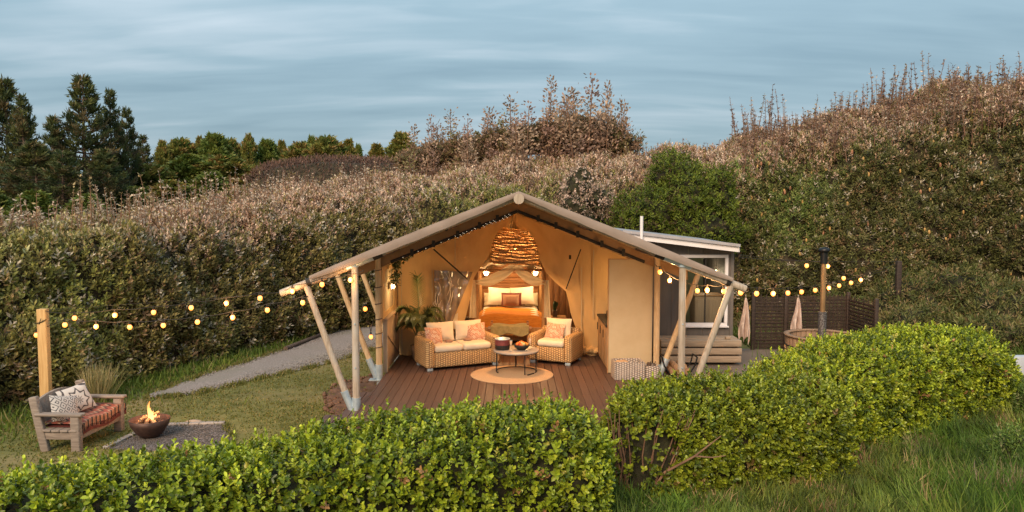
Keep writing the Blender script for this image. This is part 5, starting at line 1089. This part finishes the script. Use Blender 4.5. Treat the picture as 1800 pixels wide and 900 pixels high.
def glass(label, x, y):
    g = thing('champagne_flute', label, 'glass', (x, y, TZ)); MB().lathe([(0, 0), (.032, .002), (.005, .008), (.004, .09), (.022, .13), (.027, .20), (.024, .21)], (0, 0, 0), 14).build('bowl', M_['wineglass'], g)
    MB().lathe([(.004, .092), (.019, .13), (.0235, .18), (0, .181)], (0, 0, 0), 12).build('wine', pm('sparkling_wine', (.75, .45, .15), (.65, .38, .12), 9, .2, 0), g)
glass('champagne flute standing between ice bucket and fruit bowl', -.02, 14.90); glass('champagne flute at the right side of the fruit bowl', .36, 15.10)
fbw = thing('fruit_bowl', 'black bowl heaped with orange fruit and bread on the coffee table', 'bowl', (.19, 15.0, TZ)); MB().lathe([(0, 0), (.07, 0), (.14, .06), (.165, .11), (.155, .11), (.13, .065), (0, .03)], (0, 0, 0), 24).build('bowl', M_['strap'], fbw)
FC = [pm('fruit_%d' % i, c, None, 20, .45, .2) for i, c in enumerate(((.75, .17, .03), (.70, .30, .05), (.62, .45, .22), (.55, .06, .03)))]
for k in range(17):
    a = k * 2.4; r0 = .115 * math.sqrt(k / 17); MB().sphere((r0 * math.cos(a), r0 * math.sin(a), .105 + .05 * (1 - r0 / .12)), .035, 8, 6, (1, 1, .85)).build('fruit', FC[k % 4 if k % 3 else 0], fbw)
ls_ = thing('lounge_chair', 'pale canvas butterfly chair behind the left end of the sofa', 'chair', (-1.55, 16.45, 0))
MB().grid(lambda s, q: ((s - .5) * .72, .05 + .3 * q, .42 + .48 * q + .10 * abs(s * 2 - 1) ** 2 * q - .02), 12, 10).build('sling', M_['muslin'], ls_); MB().tube([(-.33, -.1, .42), (.30, .25, 0), (.30, -.25, 0), (-.33, .35, .9)], .010, 6).tube([(.33, -.1, .42), (-.30, .25, 0), (-.30, -.25, 0), (.33, .35, .9)], .010, 6).build('frame', M_['blackmetal'], ls_)
# palm
pl_ = thing('potted_palm', 'feathery potted palm behind the sofa at the left porch wall', 'palm', (-1.98, 16.25, 0)); MB().lathe([(0, 0), (.14, 0), (.19, .32), (.165, .32), (0, .28)], (0, 0, 0), 20).build('pot', M_['terracotta'], pl_)
rr_ = random.Random(8); fr_l = [(-.05, 1.78, .10, 1)] + [(math.cos(a) * rr_.uniform(.40, .62), rr_.uniform(.85, 1.30), math.sin(a) * .35 - .05, 0) for a in np.linspace(0.1, 6.2, 22)]
stm = MB()
for fx, fz_, fy, tall in fr_l:
    p0, p2 = np.array([0, 0, .3]), np.array([fx, fy, fz_ - (.0 if tall else .22)]); p1 = np.array([fx * .35, fy * .35, fz_ + (.0 if tall else .12)]); cur = [(1 - s) ** 2 * p0 + 2 * s * (1 - s) * p1 + s * s * p2 for s in np.linspace(0, 1, 16)]
    stm.tube(cur, [.010] * 8 + [.006] * 8, 5, False); O_, D_ = [], []
    for i in range(5, 16):
        for h_ in (0, .33, .66):
            if i + h_ > 15: continue
            c = cur[i] * (1 - h_) + cur[min(15, i + 1)] * h_; tg = norm(cur[min(15, i + 1)] - cur[i - 1]); sd = norm(np.cross(tg, [0, .3, 1]))
            for sg in (-1, 1): O_.append(c); D_.append(tg * .9 + sd * sg * .8 + np.array([0, 0, -.35]))
    O_, D_ = np.array(O_), np.array(D_); v, q_, c = leaves(O_, D_, np.tile([0, -1., .6], (len(O_), 1)), .22, .015, pal([(0.15, 0.17, 0.055), (0.10, 0.125, 0.04)], [1, 1])(len(O_)), 'blade'); link('frond', npmesh('frond', v, q_, M_['leaf'], c), pl_)
stm.build('stems', pm('palm_stem', (.16, .17, .06), (.12, .13, .05), 8), pl_)
# baskets by the panel
def basket(name, label, c, sx, sy, h, stuff_):
    t = thing(name, label, 'basket', c, R(4)); mb = MB()
    for (x, y, a, b) in ((0, -sy / 2, sx, .025), (0, sy / 2, sx, .025), (-sx / 2, 0, .025, sy), (sx / 2, 0, .025, sy)): mb.rbox((x, y, h / 2), (a + .02, b, h), .01)
    mb.build('body', M_['wickergrey'], t); MB().tube([(-sx / 2, -sy / 2, h), (sx / 2, -sy / 2, h), (sx / 2, sy / 2, h), (-sx / 2, sy / 2, h), (-sx / 2, -sy / 2, h)], .016, 6).build('rim', M_['wickergrey'], t)
    MB().box((0, 0, .01), (sx - .02, sy - .02, .015)).build('bottom', M_['wickergrey'], t); return t
bk = basket('wicker_basket', 'large grey wicker basket at the foot of the tan panel', (2.22, 14.55, 0), .54, .36, .33, 0); b2 = basket('small_basket', 'small pale basket of kindling right of the large wicker one', (2.68, 14.62, 0), .24, .22, .22, 0)
cl = thing('folded_blanket', 'tan blanket folded in the large wicker basket', 'blanket', (2.12, 14.56, .2)); MB().rbox((0, 0, .05), (.24, .26, .16), .05, R(10)).build('cloth', M_['rug'], cl)
kd = thing('kindling', 'dark kindling sticks poking out of the small basket', 'kindling', (2.68, 14.62, .1))
for k in range(9): MB().cyl((rr_.uniform(-.06, .06), rr_.uniform(-.05, .05), -.05), (rr_.uniform(-.1, .1), rr_.uniform(-.07, .07), rr_.uniform(.16, .24)), .012, .010, 5).build('stick', M_['bark'], kd)

# ------------------------------------------------------------------ cabin
CX0, CX1, CYF, CYB = 2.55, 4.88, 16.9, 19.6
cb_ = thing('cabin', 'charcoal clad cabin with white framed window and sloping white edged roof', 'cabin', (3.7, 16.9, 0))
def rfz(x): return 2.66 - (x - 2.45) * .12
wx0, wx1 = P(1197, 450, CYF)[0], P(1277, 450, CYF)[0]; wz1, wz0 = P(1237, 450, CYF)[2], P(1237, 570, CYF)[2]
xs = [CX0] + [x for x in np.arange(CX0 + .335, CX1, .335)] + [CX1]
for i in range(len(xs) - 1):
    a, b = xs[i], xs[i + 1]; cut = [(a, b, .12, min(rfz(a), rfz(b)) - .04)]
    if b > wx0 and a < wx1:
        cut = [(a, b, .12, wz0), (a, b, wz1, min(rfz(a), rfz(b)) - .04)]
        if a < wx0: cut.append((a, wx0, wz0, wz1))
        if b > wx1: cut.append((wx1, b, wz0, wz1))
    for (p, q_, z0, z1) in cut: MB().box(((p + q_) / 2, CYF + .01, (z0 + z1) / 2), (q_ - p - (.010 if len(cut) == 1 or (p, q_) == (a, b) else 0), .02, z1 - z0)).build('cladding_panel', M_['cabin'], cb_, True)
    MB().box((a, CYF - .006, (.12 + rfz(a) - .05) / 2), (.03, .014, rfz(a) - .17)).build('batten', M_['cabin'], cb_, True) if not (wx0 - .02 < a < wx1 + .02) else None
mb = MB(); mb.box((CX1 - .01, (CYF + CYB) / 2 + .04, 1.23), (.02, CYB - CYF - .02, 2.24)); mb.box((CX0 + .01, (CYF + CYB) / 2 + .04, 1.35), (.02, CYB - CYF - .02, 2.46)); mb.box(((CX0 + CX1) / 2, CYB, 1.25), (CX1 - CX0 - .06, .02, 2.26)); mb.build('wall', M_['cabin'], cb_, True)
MB().box((CX1 - .02, CYF - .012, 1.27), (.07, .02, 2.34)).build('corner_board', M_['cabin'], cb_, True)
MB().box(((CX0 + CX1) / 2, 18.0, .06), (CX1 - CX0 - .1, 2.2, .06)).build('floor', M_['sidedeck'], cb_, True)
an = math.atan(.12); xm = 3.63
rot = Matrix.Rotation(an, 3, 'Y')
MB().box((xm, 18.1, rfz(xm) + .065), (2.50, 3.2, .05), rot).build('roof', pm('zinc_roof', (.32, .31, .32), (.26, .25, .26), 4, .5), cb_, True)
MB().box((xm, 16.48, rfz(xm) - .015), (2.50, .03, .11), rot).build('fascia', M_['whitepaint'], cb_, True); MB().box((xm, 16.46, rfz(xm) + .075), (2.54, .09, .06), rot).build('gutter', pm('grey_flashing', (.36, .34, .35), (.30, .28, .29), 5, .5), cb_, True)
MB().box((4.885, 18.05, rfz(4.885) - .015), (.03, 3.1, .11)).build('fascia', M_['whitepaint'], cb_, True)
wn = MB(); fw = .065
for (x, z, a, b) in (((wx0 + wx1) / 2, wz1 - fw / 2 + .03, wx1 - wx0 + .06, fw), ((wx0 + wx1) / 2, wz0 + fw / 2 - .03, wx1 - wx0 + .06, fw), (wx0, (wz0 + wz1) / 2, fw, wz1 - wz0 - .076), (wx1, (wz0 + wz1) / 2, fw, wz1 - wz0 - .076)): wn.box((x, CYF - .02, z), (a, .06, b))
wno = wn.build('window', M_['whitepaint'], cb_, True); MB().box(((wx0 + wx1) / 2, CYF - .045, wz0 - .045), (wx1 - wx0 + .12, .09, .025)).build('sill', M_['whitepaint'], wno, True)
MB().box(((wx0 + wx1) / 2, CYF + .0, (wz0 + wz1) / 2), (wx1 - wx0 - .06, .008, wz1 - wz0 - .08)).build('pane', M_['glass'], wno, True); MB().box((P(1240, 480, CYF)[0], CYF - .01, (wz0 + wz1) / 2), (.025, .03, wz1 - wz0 - .09)).build('mullion', M_['strap'], wno, True)
MB().box((3.72, 19.3, 1.25), (2.2, .02, 2.2)).build('inner_wall', M_['greenpaint'], cb_, True)
MB().cyl((P(1128, 380, 16.4)[0], 16.4, 1.6), P(1128, 380, 16.4), .035, .035, 10).build('vent_pipe', M_['whitepaint'], cb_, True)
cc = thing('cabin_cupboard', 'pale wooden cupboard seen through the cabin window', 'cupboard', (4.35, 17.5, 0)); MB().rbox((.12, .1, .62), (.62, .5, 1.24), .01).build('body', M_['clad'], cc)
for s in (-1, 1): MB().rbox((.12 + s * .15, -.16, .62), (.28, .02, 1.1), .006).build('door', M_['clad'], cc)
MB().rbox((.12, .1, 1.255), (.68, .54, .03), .006).build('table_top', M_['bedpost'], cc)
il = thing('cabin_pendant', 'small lit pendant bulb seen through the cabin window', 'pendant lamp', P(1259, 478, 18.2)); MB().sphere((0, 0, 0), .05, 12, 8).build('bulb', M_['lampglow'], il); MB().cyl((0, 0, .04), (0, 0, .5), .006, .006, 5).build('cord', M_['strap'], il)
lamp(P(1240, 478, 18.2), 8, (1, .78, .5), .06, il, 'cabin_light')
kl = thing('kitchen_lamp', 'warm lamp over the kitchen worktop, hidden behind the tan panel', 'lamp', (2.25, 16.2, 1.75)); MB().sphere((0, 0, 0), .05, 12, 8).build('bulb', M_['lampglow'], kl); MB().cyl((0, 0, .04), (0, 0, .3), .006, .006, 5).build('cord', M_['strap'], kl)
lamp((2.25, 16.2, 1.72), 16, (1, .56, .2), .06, kl, 'kitchen_light')
dk = thing('dark_cupboard', 'dark green cupboard seen left of the pale one through the cabin window', 'cupboard', (3.85, 18.6, 0)); MB().rbox((0, 0, .65), (.5, .4, 1.3), .01).build('body', M_['cabin'], dk); MB().rbox((0, -.21, .65), (.44, .02, 1.2), .01).build('door', M_['greenpaint'], dk)
mr = thing('pointed_mirror', 'tall pointed mirror on the green wall inside the cabin window', 'mirror', P(1256, 478, 19.2)); MB().sphere((0, 0, 0), .16, 14, 12, (1, .12, 1.7)).build('glass', pm('mirror_face', (.34, .38, .26), (.30, .34, .22), 3, .15, 0), mr); MB().tube([(.17 * math.cos(a), -.01, .28 * math.sin(a)) for a in np.linspace(0, 2 * PI, 25)], .012, 5, False).build('frame', M_['bedpost'], mr)
# sleeper bench against the cabin wall
pb = thing('sleeper_bench', 'low bench of stacked weathered sleepers against the cabin wall', 'bench', (4.0, 16.5, -.1))
for k, z in enumerate((.03, .20, .37)):
    for y in (16.25, 16.62):
        MB().rbox((4.02 + (k % 2) * .01, y, z), (1.72, .20 if y < 16.5 else .34, .135), .012).build('sleeper', M_['pallet'], pb, True)
    for x in (3.25, 4.75): MB().box((x, 16.42, z - .085), (.12, .3, .03)).build('spacer', M_['pallet'], pb, True)
MB().rbox((4.62, 16.3, .47), (.10, .10, .06), .008).build('block', M_['pallet'], pb, True)
# log holder
lh = thing('log_holder', 'black steel log holder between the right tent poles', 'log holder', (3.25, 14.9, -.1))
for y in (-.18, .18): MB().tube([(-.34 + .0, y, .46), (-.30, y, .30), (-.16, y, .10), (0, y, .04), (.16, y, .10), (.30, y, .30), (.34, y, .46)], .016, 6).build('hoop', M_['blackmetal'], lh)
for s in (-1, 1): MB().cyl((s * .34, -.18, .46), (s * .34, .18, .46), .014, .014, 6).build('crossbar', M_['blackmetal'], lh); MB().cyl((s * .13, 0, .10), (s * .2, -.02, 0), .02, .02, 6).build('foot', M_['blackmetal'], lh)
k = 0
for (x, z) in ((-.14, .19), (.0, .14), (.14, .19), (-.07, .27), (.08, .28)):
    lg = thing('firewood_log', ['split log low at the left in the black log holder', 'split log at the bottom middle of the black log holder', 'split log low at the right in the black log holder', 'split log lying upper left in the black log holder', 'split log lying upper right in the black log holder'][k], 'log', (3.25 + x, 14.9, -.1 + z)); k += 1
    MB().tube([(0, -.22, 0), (0, .22, 0)], .062, 7).build('wood', M_['log'], lg)

# ------------------------------------------------------------------ screen, towels, hot tub, flue
sc0 = P(1322, 600, 18.0); sx0, sx1 = sc0[0], P(1488, 600, 18.0)[0]
scr = thing('wicker_screen', 'dark slatted privacy screen behind the hot tub', 'screen', (sx0, 18.0, -.35)); ztop = P(1400, 517, 18.0)[2]
zb = -.38
segs = [((sx0, 18.0), ((sx0 + sx1) / 2 - .35, 18.0)), (((sx0 + sx1) / 2 - .35, 18.0), ((sx0 + sx1) / 2 + .55, 18.0)), (((sx0 + sx1) / 2 + .55, 18.0), (sx1, 18.0)), ((sx1, 18.0), (P(1540, 525, 16.7)[0], 16.7))]
for k, (a, b) in enumerate(segs):
    a, b = np.array(a), np.array(b); L_ = np.linalg.norm(b - a); an = math.atan2(*(b - a)[::-1]); mb = MB(); rr2 = random.Random(k); z = zb + .04; i = 0
    while z < ztop - .04:
        c = (a + b) / 2; off = .012 if i % 2 else -.012; mb.box((c[0] - math.sin(an) * off, c[1] + math.cos(an) * off, z + rr2.uniform(-.004, .004)), (L_ - .02, .010, (.031 if rr2.random() > .10 else .016)), an); z += .040; i += 1
    mb.build('slat_weave', M_['screen'], scr, True, kind='stuff')
    nst = 6; mb = MB()
    for j in range(nst): c = a + (b - a) * (j + .5) / nst; MB().box((c[0], c[1], (zb + ztop) / 2), (.025, .012, ztop - zb - .02), an).build('batten', M_['screen'], scr, True)
    MB().rbox((b[0], b[1] - .03, (zb + ztop) / 2 + .02), (.075, .075, ztop - zb + .06), .008).build('post', M_['screen'], scr, True); 
MB().rbox((sx0, 17.97, (zb + ztop) / 2 + .02), (.075, .075, ztop - zb + .06), .008).build('post', M_['screen'], scr, True)
for uu_, Yt, vt_, vb_, lab in ((1311, 17.3, 523, 608, 'striped towel hanging in folds beside the cabin corner'), (1403, 17.6, 523, 596, 'striped towel hanging behind the hot tub on the screen')):
    c = P(uu_, vt_, Yt); hgt = c[2] - P(uu_, vb_, Yt)[2]; tw = thing('hanging_towel', lab, 'towel', c)
    def tf(s, q, hgt=hgt):
        a = (s - .5) * 2; wd = .015 + .155 * q ** .8 * (1 - .35 * max(0, q - .75) / .25); return (wd * a + .01 * math.sin(q * 6), .085 * math.sin(a * 7 + q * 2) * min(1, q * 1.4) * (1 - abs(a) * .3), -hgt * q * (1 - .20 * abs(math.sin(a * 3.2 + .5))) )
    MB().grid(tf, 36, 22).build('cloth', M_['towel'], tw); MB().tube([(0, .03, .05), (0, .0, .06), (0, -.01, .02)], .006, 5).build('loop', M_['towel'], tw)
tcn_ = P(1386, 590, 16.4); trd = .72; tubc = (tcn_[0] + trd, 16.4); tz = tcn_[2] - .0
tub = thing('hot_tub', 'round cedar hot tub half hidden by the curving hedge', 'hot tub', (tubc[0], tubc[1], -.36)); th_h = tz + .36
sm = MB().rbox((0, 0, th_h / 2), (2 * PI * trd / 36 - .004, .05, th_h), .008, seg=1).mesh('stave', M_['tub'])
for i in range(36):
    a = i * 2 * PI / 36; o = link('stave', sm, tub); o.location = (trd * math.cos(a), trd * math.sin(a), random.uniform(-.004, .004)); o.rotation_euler = (0, 0, a + PI / 2)
for z in (.25, th_h - .2): MB().tube([(math.cos(a) * (trd + .032), math.sin(a) * (trd + .032), z) for a in np.linspace(0, 2 * PI, 49)], .014, 5, False).build('hoop', M_['blackmetal'], tub)
MB().lathe([(trd - .05, th_h + .0), (trd + .06, th_h + .0), (trd + .06, th_h + .03), (trd - .05, th_h + .03), (trd - .05, th_h)], (0, 0, 0), 48).build('rim', M_['tub'], tub)
MB().lathe([(0, th_h - .14), (trd - .03, th_h - .14)], (0, 0, 0), 36).build('water', pm('tub_water', (.04, .045, .04), (.03, .035, .03), 4, .05, .1), tub)
fc = P(1446, 545, 16.5); flu = thing('stove_flue', 'tall capped steel flue pipe rising from the hot tub stove', 'flue', (fc[0], 16.5, -.36)); B0 = .36
z_top = P(1446, 443, 16.5)[2] + B0; z_g = P(1446, 548, 16.5)[2] + B0
MB().cyl((0, 0, .6), (0, 0, z_top - .02), .056, .056, 16).build('pipe', M_['copper'], flu); MB().cyl((0, 0, .3), (0, 0, z_g), .085, .085, 16).build('heat_guard', pm('guard_steel', (.22, .20, .19), (.08, .07, .07), 40, .5, .3, metal=.5, lo=.48, hi=.52), flu)
MB().lathe([(.07, 0), (.115, .0), (.12, .05), (.09, .09), (0, .10)], (0, 0, z_top), 20).build('cap', M_['blackmetal'], flu); MB().cyl((0, 0, z_top - .25), (0, 0, z_top), .075, .075, 14).build('collar', M_['blackmetal'], flu)
MB().box((0, .02, .15), (.4, .35, .3)).build('stove_box', M_['blackmetal'], flu)
# concrete retaining wall at the right edge
cw = thing('concrete_wall', 'pale grey concrete wall top cut by the right picture edge', 'wall', G(1790, 640, -.1)); a = G(1757, 628, 0.1)
MB().rbox((a[0] + 1.8, a[1] + .1, -.20), (3.6, .22, .62), .01).build('wall_top', M_['concrete'], cw, True)

# ------------------------------------------------------------------ bench, fire bowl, grass tuft, posts
bn = thing('garden_bench', 'weathered grey wooden bench with thick arms, seen from its near end', 'bench', (-6.80, 11.95, -.42), R(90) - .06)
# local: x along the bench length (towards far end), y towards the back; front faces local -y
for s, nm in ((-1, 'near'), (1, 'far')):
    x = s * .56
    MB().rbox((x, .30, .42), (.085, .13, .86), .02, Matrix.Rotation(-.20, 3, 'X')).build('leg', M_['bench'], bn); MB().rbox((x, -.27, .27), (.10, .14, .56), .02).build('leg', M_['bench'], bn)
    MB().rbox((x, -.02, .575), (.13, .74, .045), .018).build('arm', M_['bench'], bn); MB().rbox((x, .0, .25), (.05, .52, .11), .01).build('side_rail', M_['bench'], bn)
for i in range(4): MB().rbox((0, -.24 + i * .135, .335), (1.24, .125, .035), .01).build('seat_slat', M_['bench'], bn)
MB().rbox((0, -.29, .25), (1.04, .04, .13), .01).build('front_rail', M_['bench'], bn)
mb = MB(); mb.grid(lambda s, q: ((s - .5) * 1.12, .30 + (.0 + q) * .10, .42 + q * (.30 + .10 * math.sin(PI * s))), 12, 4)
mb.grid(lambda s, q: ((s - .5) * 1.12, .34 + (.0 + q) * .10, .42 + q * (.30 + .10 * math.sin(PI * s))), 12, 4); mb.grid(lambda s, q: ((s - .5) * 1.12, .40 + q * .04, .72 + .10 * math.sin(PI * s)), 12, 1); mb.build('backrest', M_['bench'], bn)
rgk = thing('kilim_throw', 'red and black kilim throw spread over the garden bench seat', 'throw', XF[bn] @ Vector((0.05, -.05, .36)), R(90) - .06)
MB().grid(lambda s, q: ((s - .46) * 1.16, .34 - .62 * min(q / .8, 1) , .05 + .03 * math.sin(s * 9) + .05 * math.sin(s * PI) * math.sin(q * PI) + .05 * max(0, s - .7) - (max(0, q - .8) * .6)), 30, 20).build('cloth', M_['kilim'], rgk)
MB().grid(lambda s, q: ((s - .46) * 1.17, .35 - .63 * min(q / .8, 1), -.0 + .02 * math.sin(s * 9) - (max(0, q - .8) * .55)), 20, 12).build('underside', M_['darkred'], rgk)
c = XF[bn] @ Vector((-.30, .08, .60)); pillow('bench_cushion', 'black and white geometric cushion at the near end of the garden bench', c, (.46, .16, .42), M_['geo'], -.45, R(70), .25, cat='cushion')
c = XF[bn] @ Vector((.12, .16, .64)); pillow('bench_cushion', 'white flower patterned cushion in the middle of the garden bench', c, (.50, .16, .44), M_['flow'], -.5, R(60), -.15, cat='cushion')
bc = G(264, 768, -.40); bwl = thing('fire_bowl', 'dark rusty hemispherical fire bowl with burning logs on the paved pad', 'fire bowl', (bc[0], bc[1], -.40))
MB().lathe([(.0, .04), (.10, .045), (.20, .10), (.275, .20), (.30, .30), (.308, .30), (.285, .20), (.21, .085), (.12, .0), (0, -.005)], (0, 0, 0), 40).build('bowl', M_['rust'], bwl)
MB().lathe([(0, .24), (.15, .235), (.28, .21)], (0, 0, 0), 24).build('ash', M_['soil'], bwl)
lgs = thing('burning_logs', 'charred logs alight in the fire bowl', 'logs', (bc[0], bc[1], -.18))
for a, z in ((.3, .07), (1.7, .09), (2.6, .06), (1.0, .12)): MB().cyl((-.16 * math.cos(a), -.16 * math.sin(a), z - .03), (.16 * math.cos(a), .16 * math.sin(a), z + .02), .03, .028, 8).build('log', M_['log'], lgs)
fm, ft, fo, fbb = new_mat('flame'); ft.nodes.remove(fbb); e1 = ft.nodes.new('ShaderNodeEmission'); tcf = ft.nodes.new('ShaderNodeTexCoord'); spf = ft.nodes.new('ShaderNodeSeparateXYZ'); ft.links.new(tcf.outputs['Generated'], spf.inputs[0])
rf = ft.nodes.new('ShaderNodeValToRGB'); ft.links.new(spf.outputs[2], rf.inputs[0]); rf.color_ramp.elements[0].color = (1, .62, .22, 1); rf.color_ramp.elements[1].color = (1, .22, .04, 1); ft.links.new(rf.outputs[0], e1.inputs[0]); e1.inputs[1].default_value = 2.2
tf_ = ft.nodes.new('ShaderNodeBsdfTransparent'); msf = ft.nodes.new('ShaderNodeMixShader'); msf.inputs[0].default_value = .75; ft.links.new(tf_.outputs[0], msf.inputs[1]); ft.links.new(e1.outputs[0], msf.inputs[2]); ft.links.new(msf.outputs[0], fo.inputs[0])
mb = MB()
for k, (x, y, h, r0) in enumerate(((.03, 0, .24, .040), (-.01, .02, .36, .030), (.06, -.02, .19, .030), (.09, .03, .12, .026), (-.05, -.02, .11, .026), (.01, -.04, .28, .028), (.03, .03, .16, .03))):
    mb.tube([(x + .025 * math.sin(k + q * 6) * q, y, .06 + h * q) for q in np.linspace(0, 1, 9)], [r0 * (math.sin(PI * min(1, .25 + q * .75)) ** .7) * (1 - .25 * q) + .002 for q in np.linspace(0, 1, 9)], 8)
fl_o = mb.build('flames', fm, lgs); fl_o.scale = (.85, .85, .85); lamp((bc[0], bc[1], .12), 16, (1, .42, .12), .08, lgs, 'fire_light')
gt = G(172, 706, -.42); gtf = thing('ornamental_grass', 'tall tuft of straw coloured grass behind the garden bench', 'grass tuft', gt)
n = 620; ps = gt + rng.normal(0, .08, (n, 3)) * [1, 1, 0]; ps[:, 2] = gz(ps[:, 0], ps[:, 1]); D = np.concatenate([(ps - gt)[:, :2] * 2.6 + rng.normal(0, .13, (n, 2)), np.ones((n, 1))], 1)
v, q_, c = leaves(ps, D, rng.normal(size=(n, 3)), rng.uniform(.35, .85, n), .014, pal([(0.42, 0.33, 0.15), (0.50, 0.42, 0.22), (0.26, 0.26, 0.09)], [4, 3, 3])(n), 'blade'); link('blades', npmesh('ornamental_grass', v, q_, M_['grass'], c), gtf, True)
pp = P(75, 543, 13.0); gp = thing('timber_post', 'pale square timber post behind the garden bench holding the string lights', 'post', (pp[0], 13.0, -.45))
MB().rbox((0, 0, (pp[2] + .45) / 2), (.155, .12, pp[2] + .45), .01, Matrix.Rotation(.04, 3, 'Z')).build('shaft', M_['post'], gp); MB().tube([(-.1, -.08, pp[2] + .45 - .24), (0, -.07, pp[2] + .45 - .22), (.1, -.07, pp[2] + .45 - .17)], .007, 5).build('rope', M_['strap'], gp)
dp_ = P(1580, 462, 20.5); dpo = thing('dark_post', 'dark weathered post against the banksia bank holding the wires', 'post', (dp_[0], 20.5, float(gz(dp_[0], 20.5)))); MB().rbox((0, 0, (dp_[2] - float(gz(dp_[0], 20.5))) / 2), (.13, .12, dp_[2] - float(gz(dp_[0], 20.5)) + .1), .015).build('shaft', M_['screen'], dpo)

# ------------------------------------------------------------------ festoon lights
bulb_core = MB().sphere((0, 0, 0), .018, 8, 6, (1, 1, 1.1)).mesh('bulb', M_['core']); bulb_shell = MB().sphere((0, 0, 0), .039, 12, 8, (1, 1, 1.15)).mesh('globe', M_['shell']); bulb_sock = MB().cyl((0, 0, .04), (0, 0, .095), .018, .014, 8).mesh('socket', M_['strap'])
def festoon(label, pts, ends, drop=.10, light=True, s=1.0, glow=7):
    """pts: photograph u, v, distance of each lit bulb"""
    W_ = [P(u, v, Y) for u, v, Y in pts]; t = thing('festoon_lights', label, 'string lights', W_[len(W_) // 2]); inv = XF[t].inverted()
    path = ([np.array(ends[0])] if ends[0] is not None else []) + [p + [0, 0, drop * s] for p in W_] + ([np.array(ends[1])] if ends[1] is not None else [])
    path = np.array(path); tt = np.linspace(0, len(path) - 1, (len(path) - 1) * 5 + 1); cu = np.stack([np.interp(tt, range(len(path)), path[:, k]) for k in range(3)], 1)
    fr = tt - np.floor(tt); cu[:, 2] -= .025 * np.sin(PI * fr) * 1.0; MB().tube(cu, .0065, 5).build('cable', M_['strap'], t, True)
    for p in W_:
        q0 = inv @ Vector(p); b = link('bulb', bulb_core, t); b.location = q0; b.scale = (s,) * 3; link('globe', bulb_shell, b); link('socket', bulb_sock, b)
    if light:
        for p in (W_[len(W_) // 4], W_[3 * len(W_) // 4]): lamp(p - [0, .1, 0], glow, (1, .52, .2), .08, t, 'festoon_glow')
    return t
def yl(u): return float(np.interp(u, [75, 530], [13.0, 12.55]))
festoon('upper string of warm bulbs from the pale timber post to the tent eave', [(u, v, yl(u)) for u, v in ((131, 559), (202, 554), (270, 549), (336, 541), (398, 533), (457, 524))], (P(80, 547, 12.95), P(500, 512, 12.6)))
festoon('lower sagging string of warm bulbs from the pale timber post to the brace pole', [(u, v, yl(u)) for u, v in ((64, 589), (114, 571), (169, 574), (228, 575), (287, 572), (347, 566), (409, 558), (470, 545), (532, 532))], (P(72, 560, 12.9), P(541, 520, 12.55)))
festoon('short string of warm bulbs across the left tent poles', [(514, 512, 12.5), (566, 500, 12.5), (616, 492, 12.5)], (P(500, 510, 12.5), P(640, 475, 12.5)), glow=7)
festoon('two warm bulbs hanging down beside the lashed left porch pole', [(642, 543, 13.6), (652, 592, 14.4)], (P(640, 500, 13.2), P(656, 560, 14.5)), light=False)
festoon('warm bulbs strung under the roof edge between the right tent poles', [(1160, 478, 13.4), (1177, 493, 13.4), (1200, 503, 13.2), (1226, 511, 13.2), (1243, 510, 13.0), (1272, 512, 12.8)], (P(1152, 465, 13.5), P(1285, 500, 12.7)), glow=34)
def yr(u): return float(np.interp(u, [1290, 1500], [13.0, 18.6]))
festoon('long string of warm bulbs from the right tent eave to above the hot tub', [(u, v, yr(u)) for u, v in ((1302, 514), (1330, 516), (1359, 516), (1385, 515), (1409, 513), (1433, 510), (1457, 506), (1475, 502), (1496, 497))], (P(1290, 500, 12.7), P(1575, 470, 20.4)), s=1.15)
festoon('higher short string of four warm bulbs by the flue cap', [(1418, 467, 17.6), (1455, 468, 17.8), (1483, 489, 18.6), (1513, 492, 19.2)], (P(1300, 452, 16.6), P(1577, 462, 20.4)), s=1.2)
fw_ = thing('bare_wire', 'thin bare wire running from the cabin roof to the dark post', 'wire', P(1400, 458, 18)); MB().tube([P(1300, 448, 17), P(1400, 459, 18.4), P(1480, 460, 19.4), P(1580, 460, 20.45)], .005, 4).build('strand', M_['strap'], fw_, True)
gw = thing('guy_wires', 'two thin guy wires running from the left tent eave towards the post', 'wire', P(500, 515, 12.6)); MB().tube([P(497, 514, 12.6), P(380, 524, 12.7), P(80, 545, 13.0)], .003, 4).build('strand', M_['strap'], gw, True)
# wall lamp on the left porch side
c = P(669, 500, 15.9); pw = thing('porch_bulkhead_lamp', 'lit oval lamp on the pale canvas at the left porch side', 'wall lamp', (xl + .06, 15.9, 1.62)); MB().sphere((.02, 0, 0), .06, 12, 8, (.6, 1.5, .7)).build('bulb', M_['lampglow'], pw); MB().rbox((-.02, 0, 0), (.02, .2, .12), .008).build('back_plate', M_['whitepaint'], pw)
lamp((xl + .3, 15.9, 1.55), 7, (1, .66, .3), .06, pw, 'side_light')
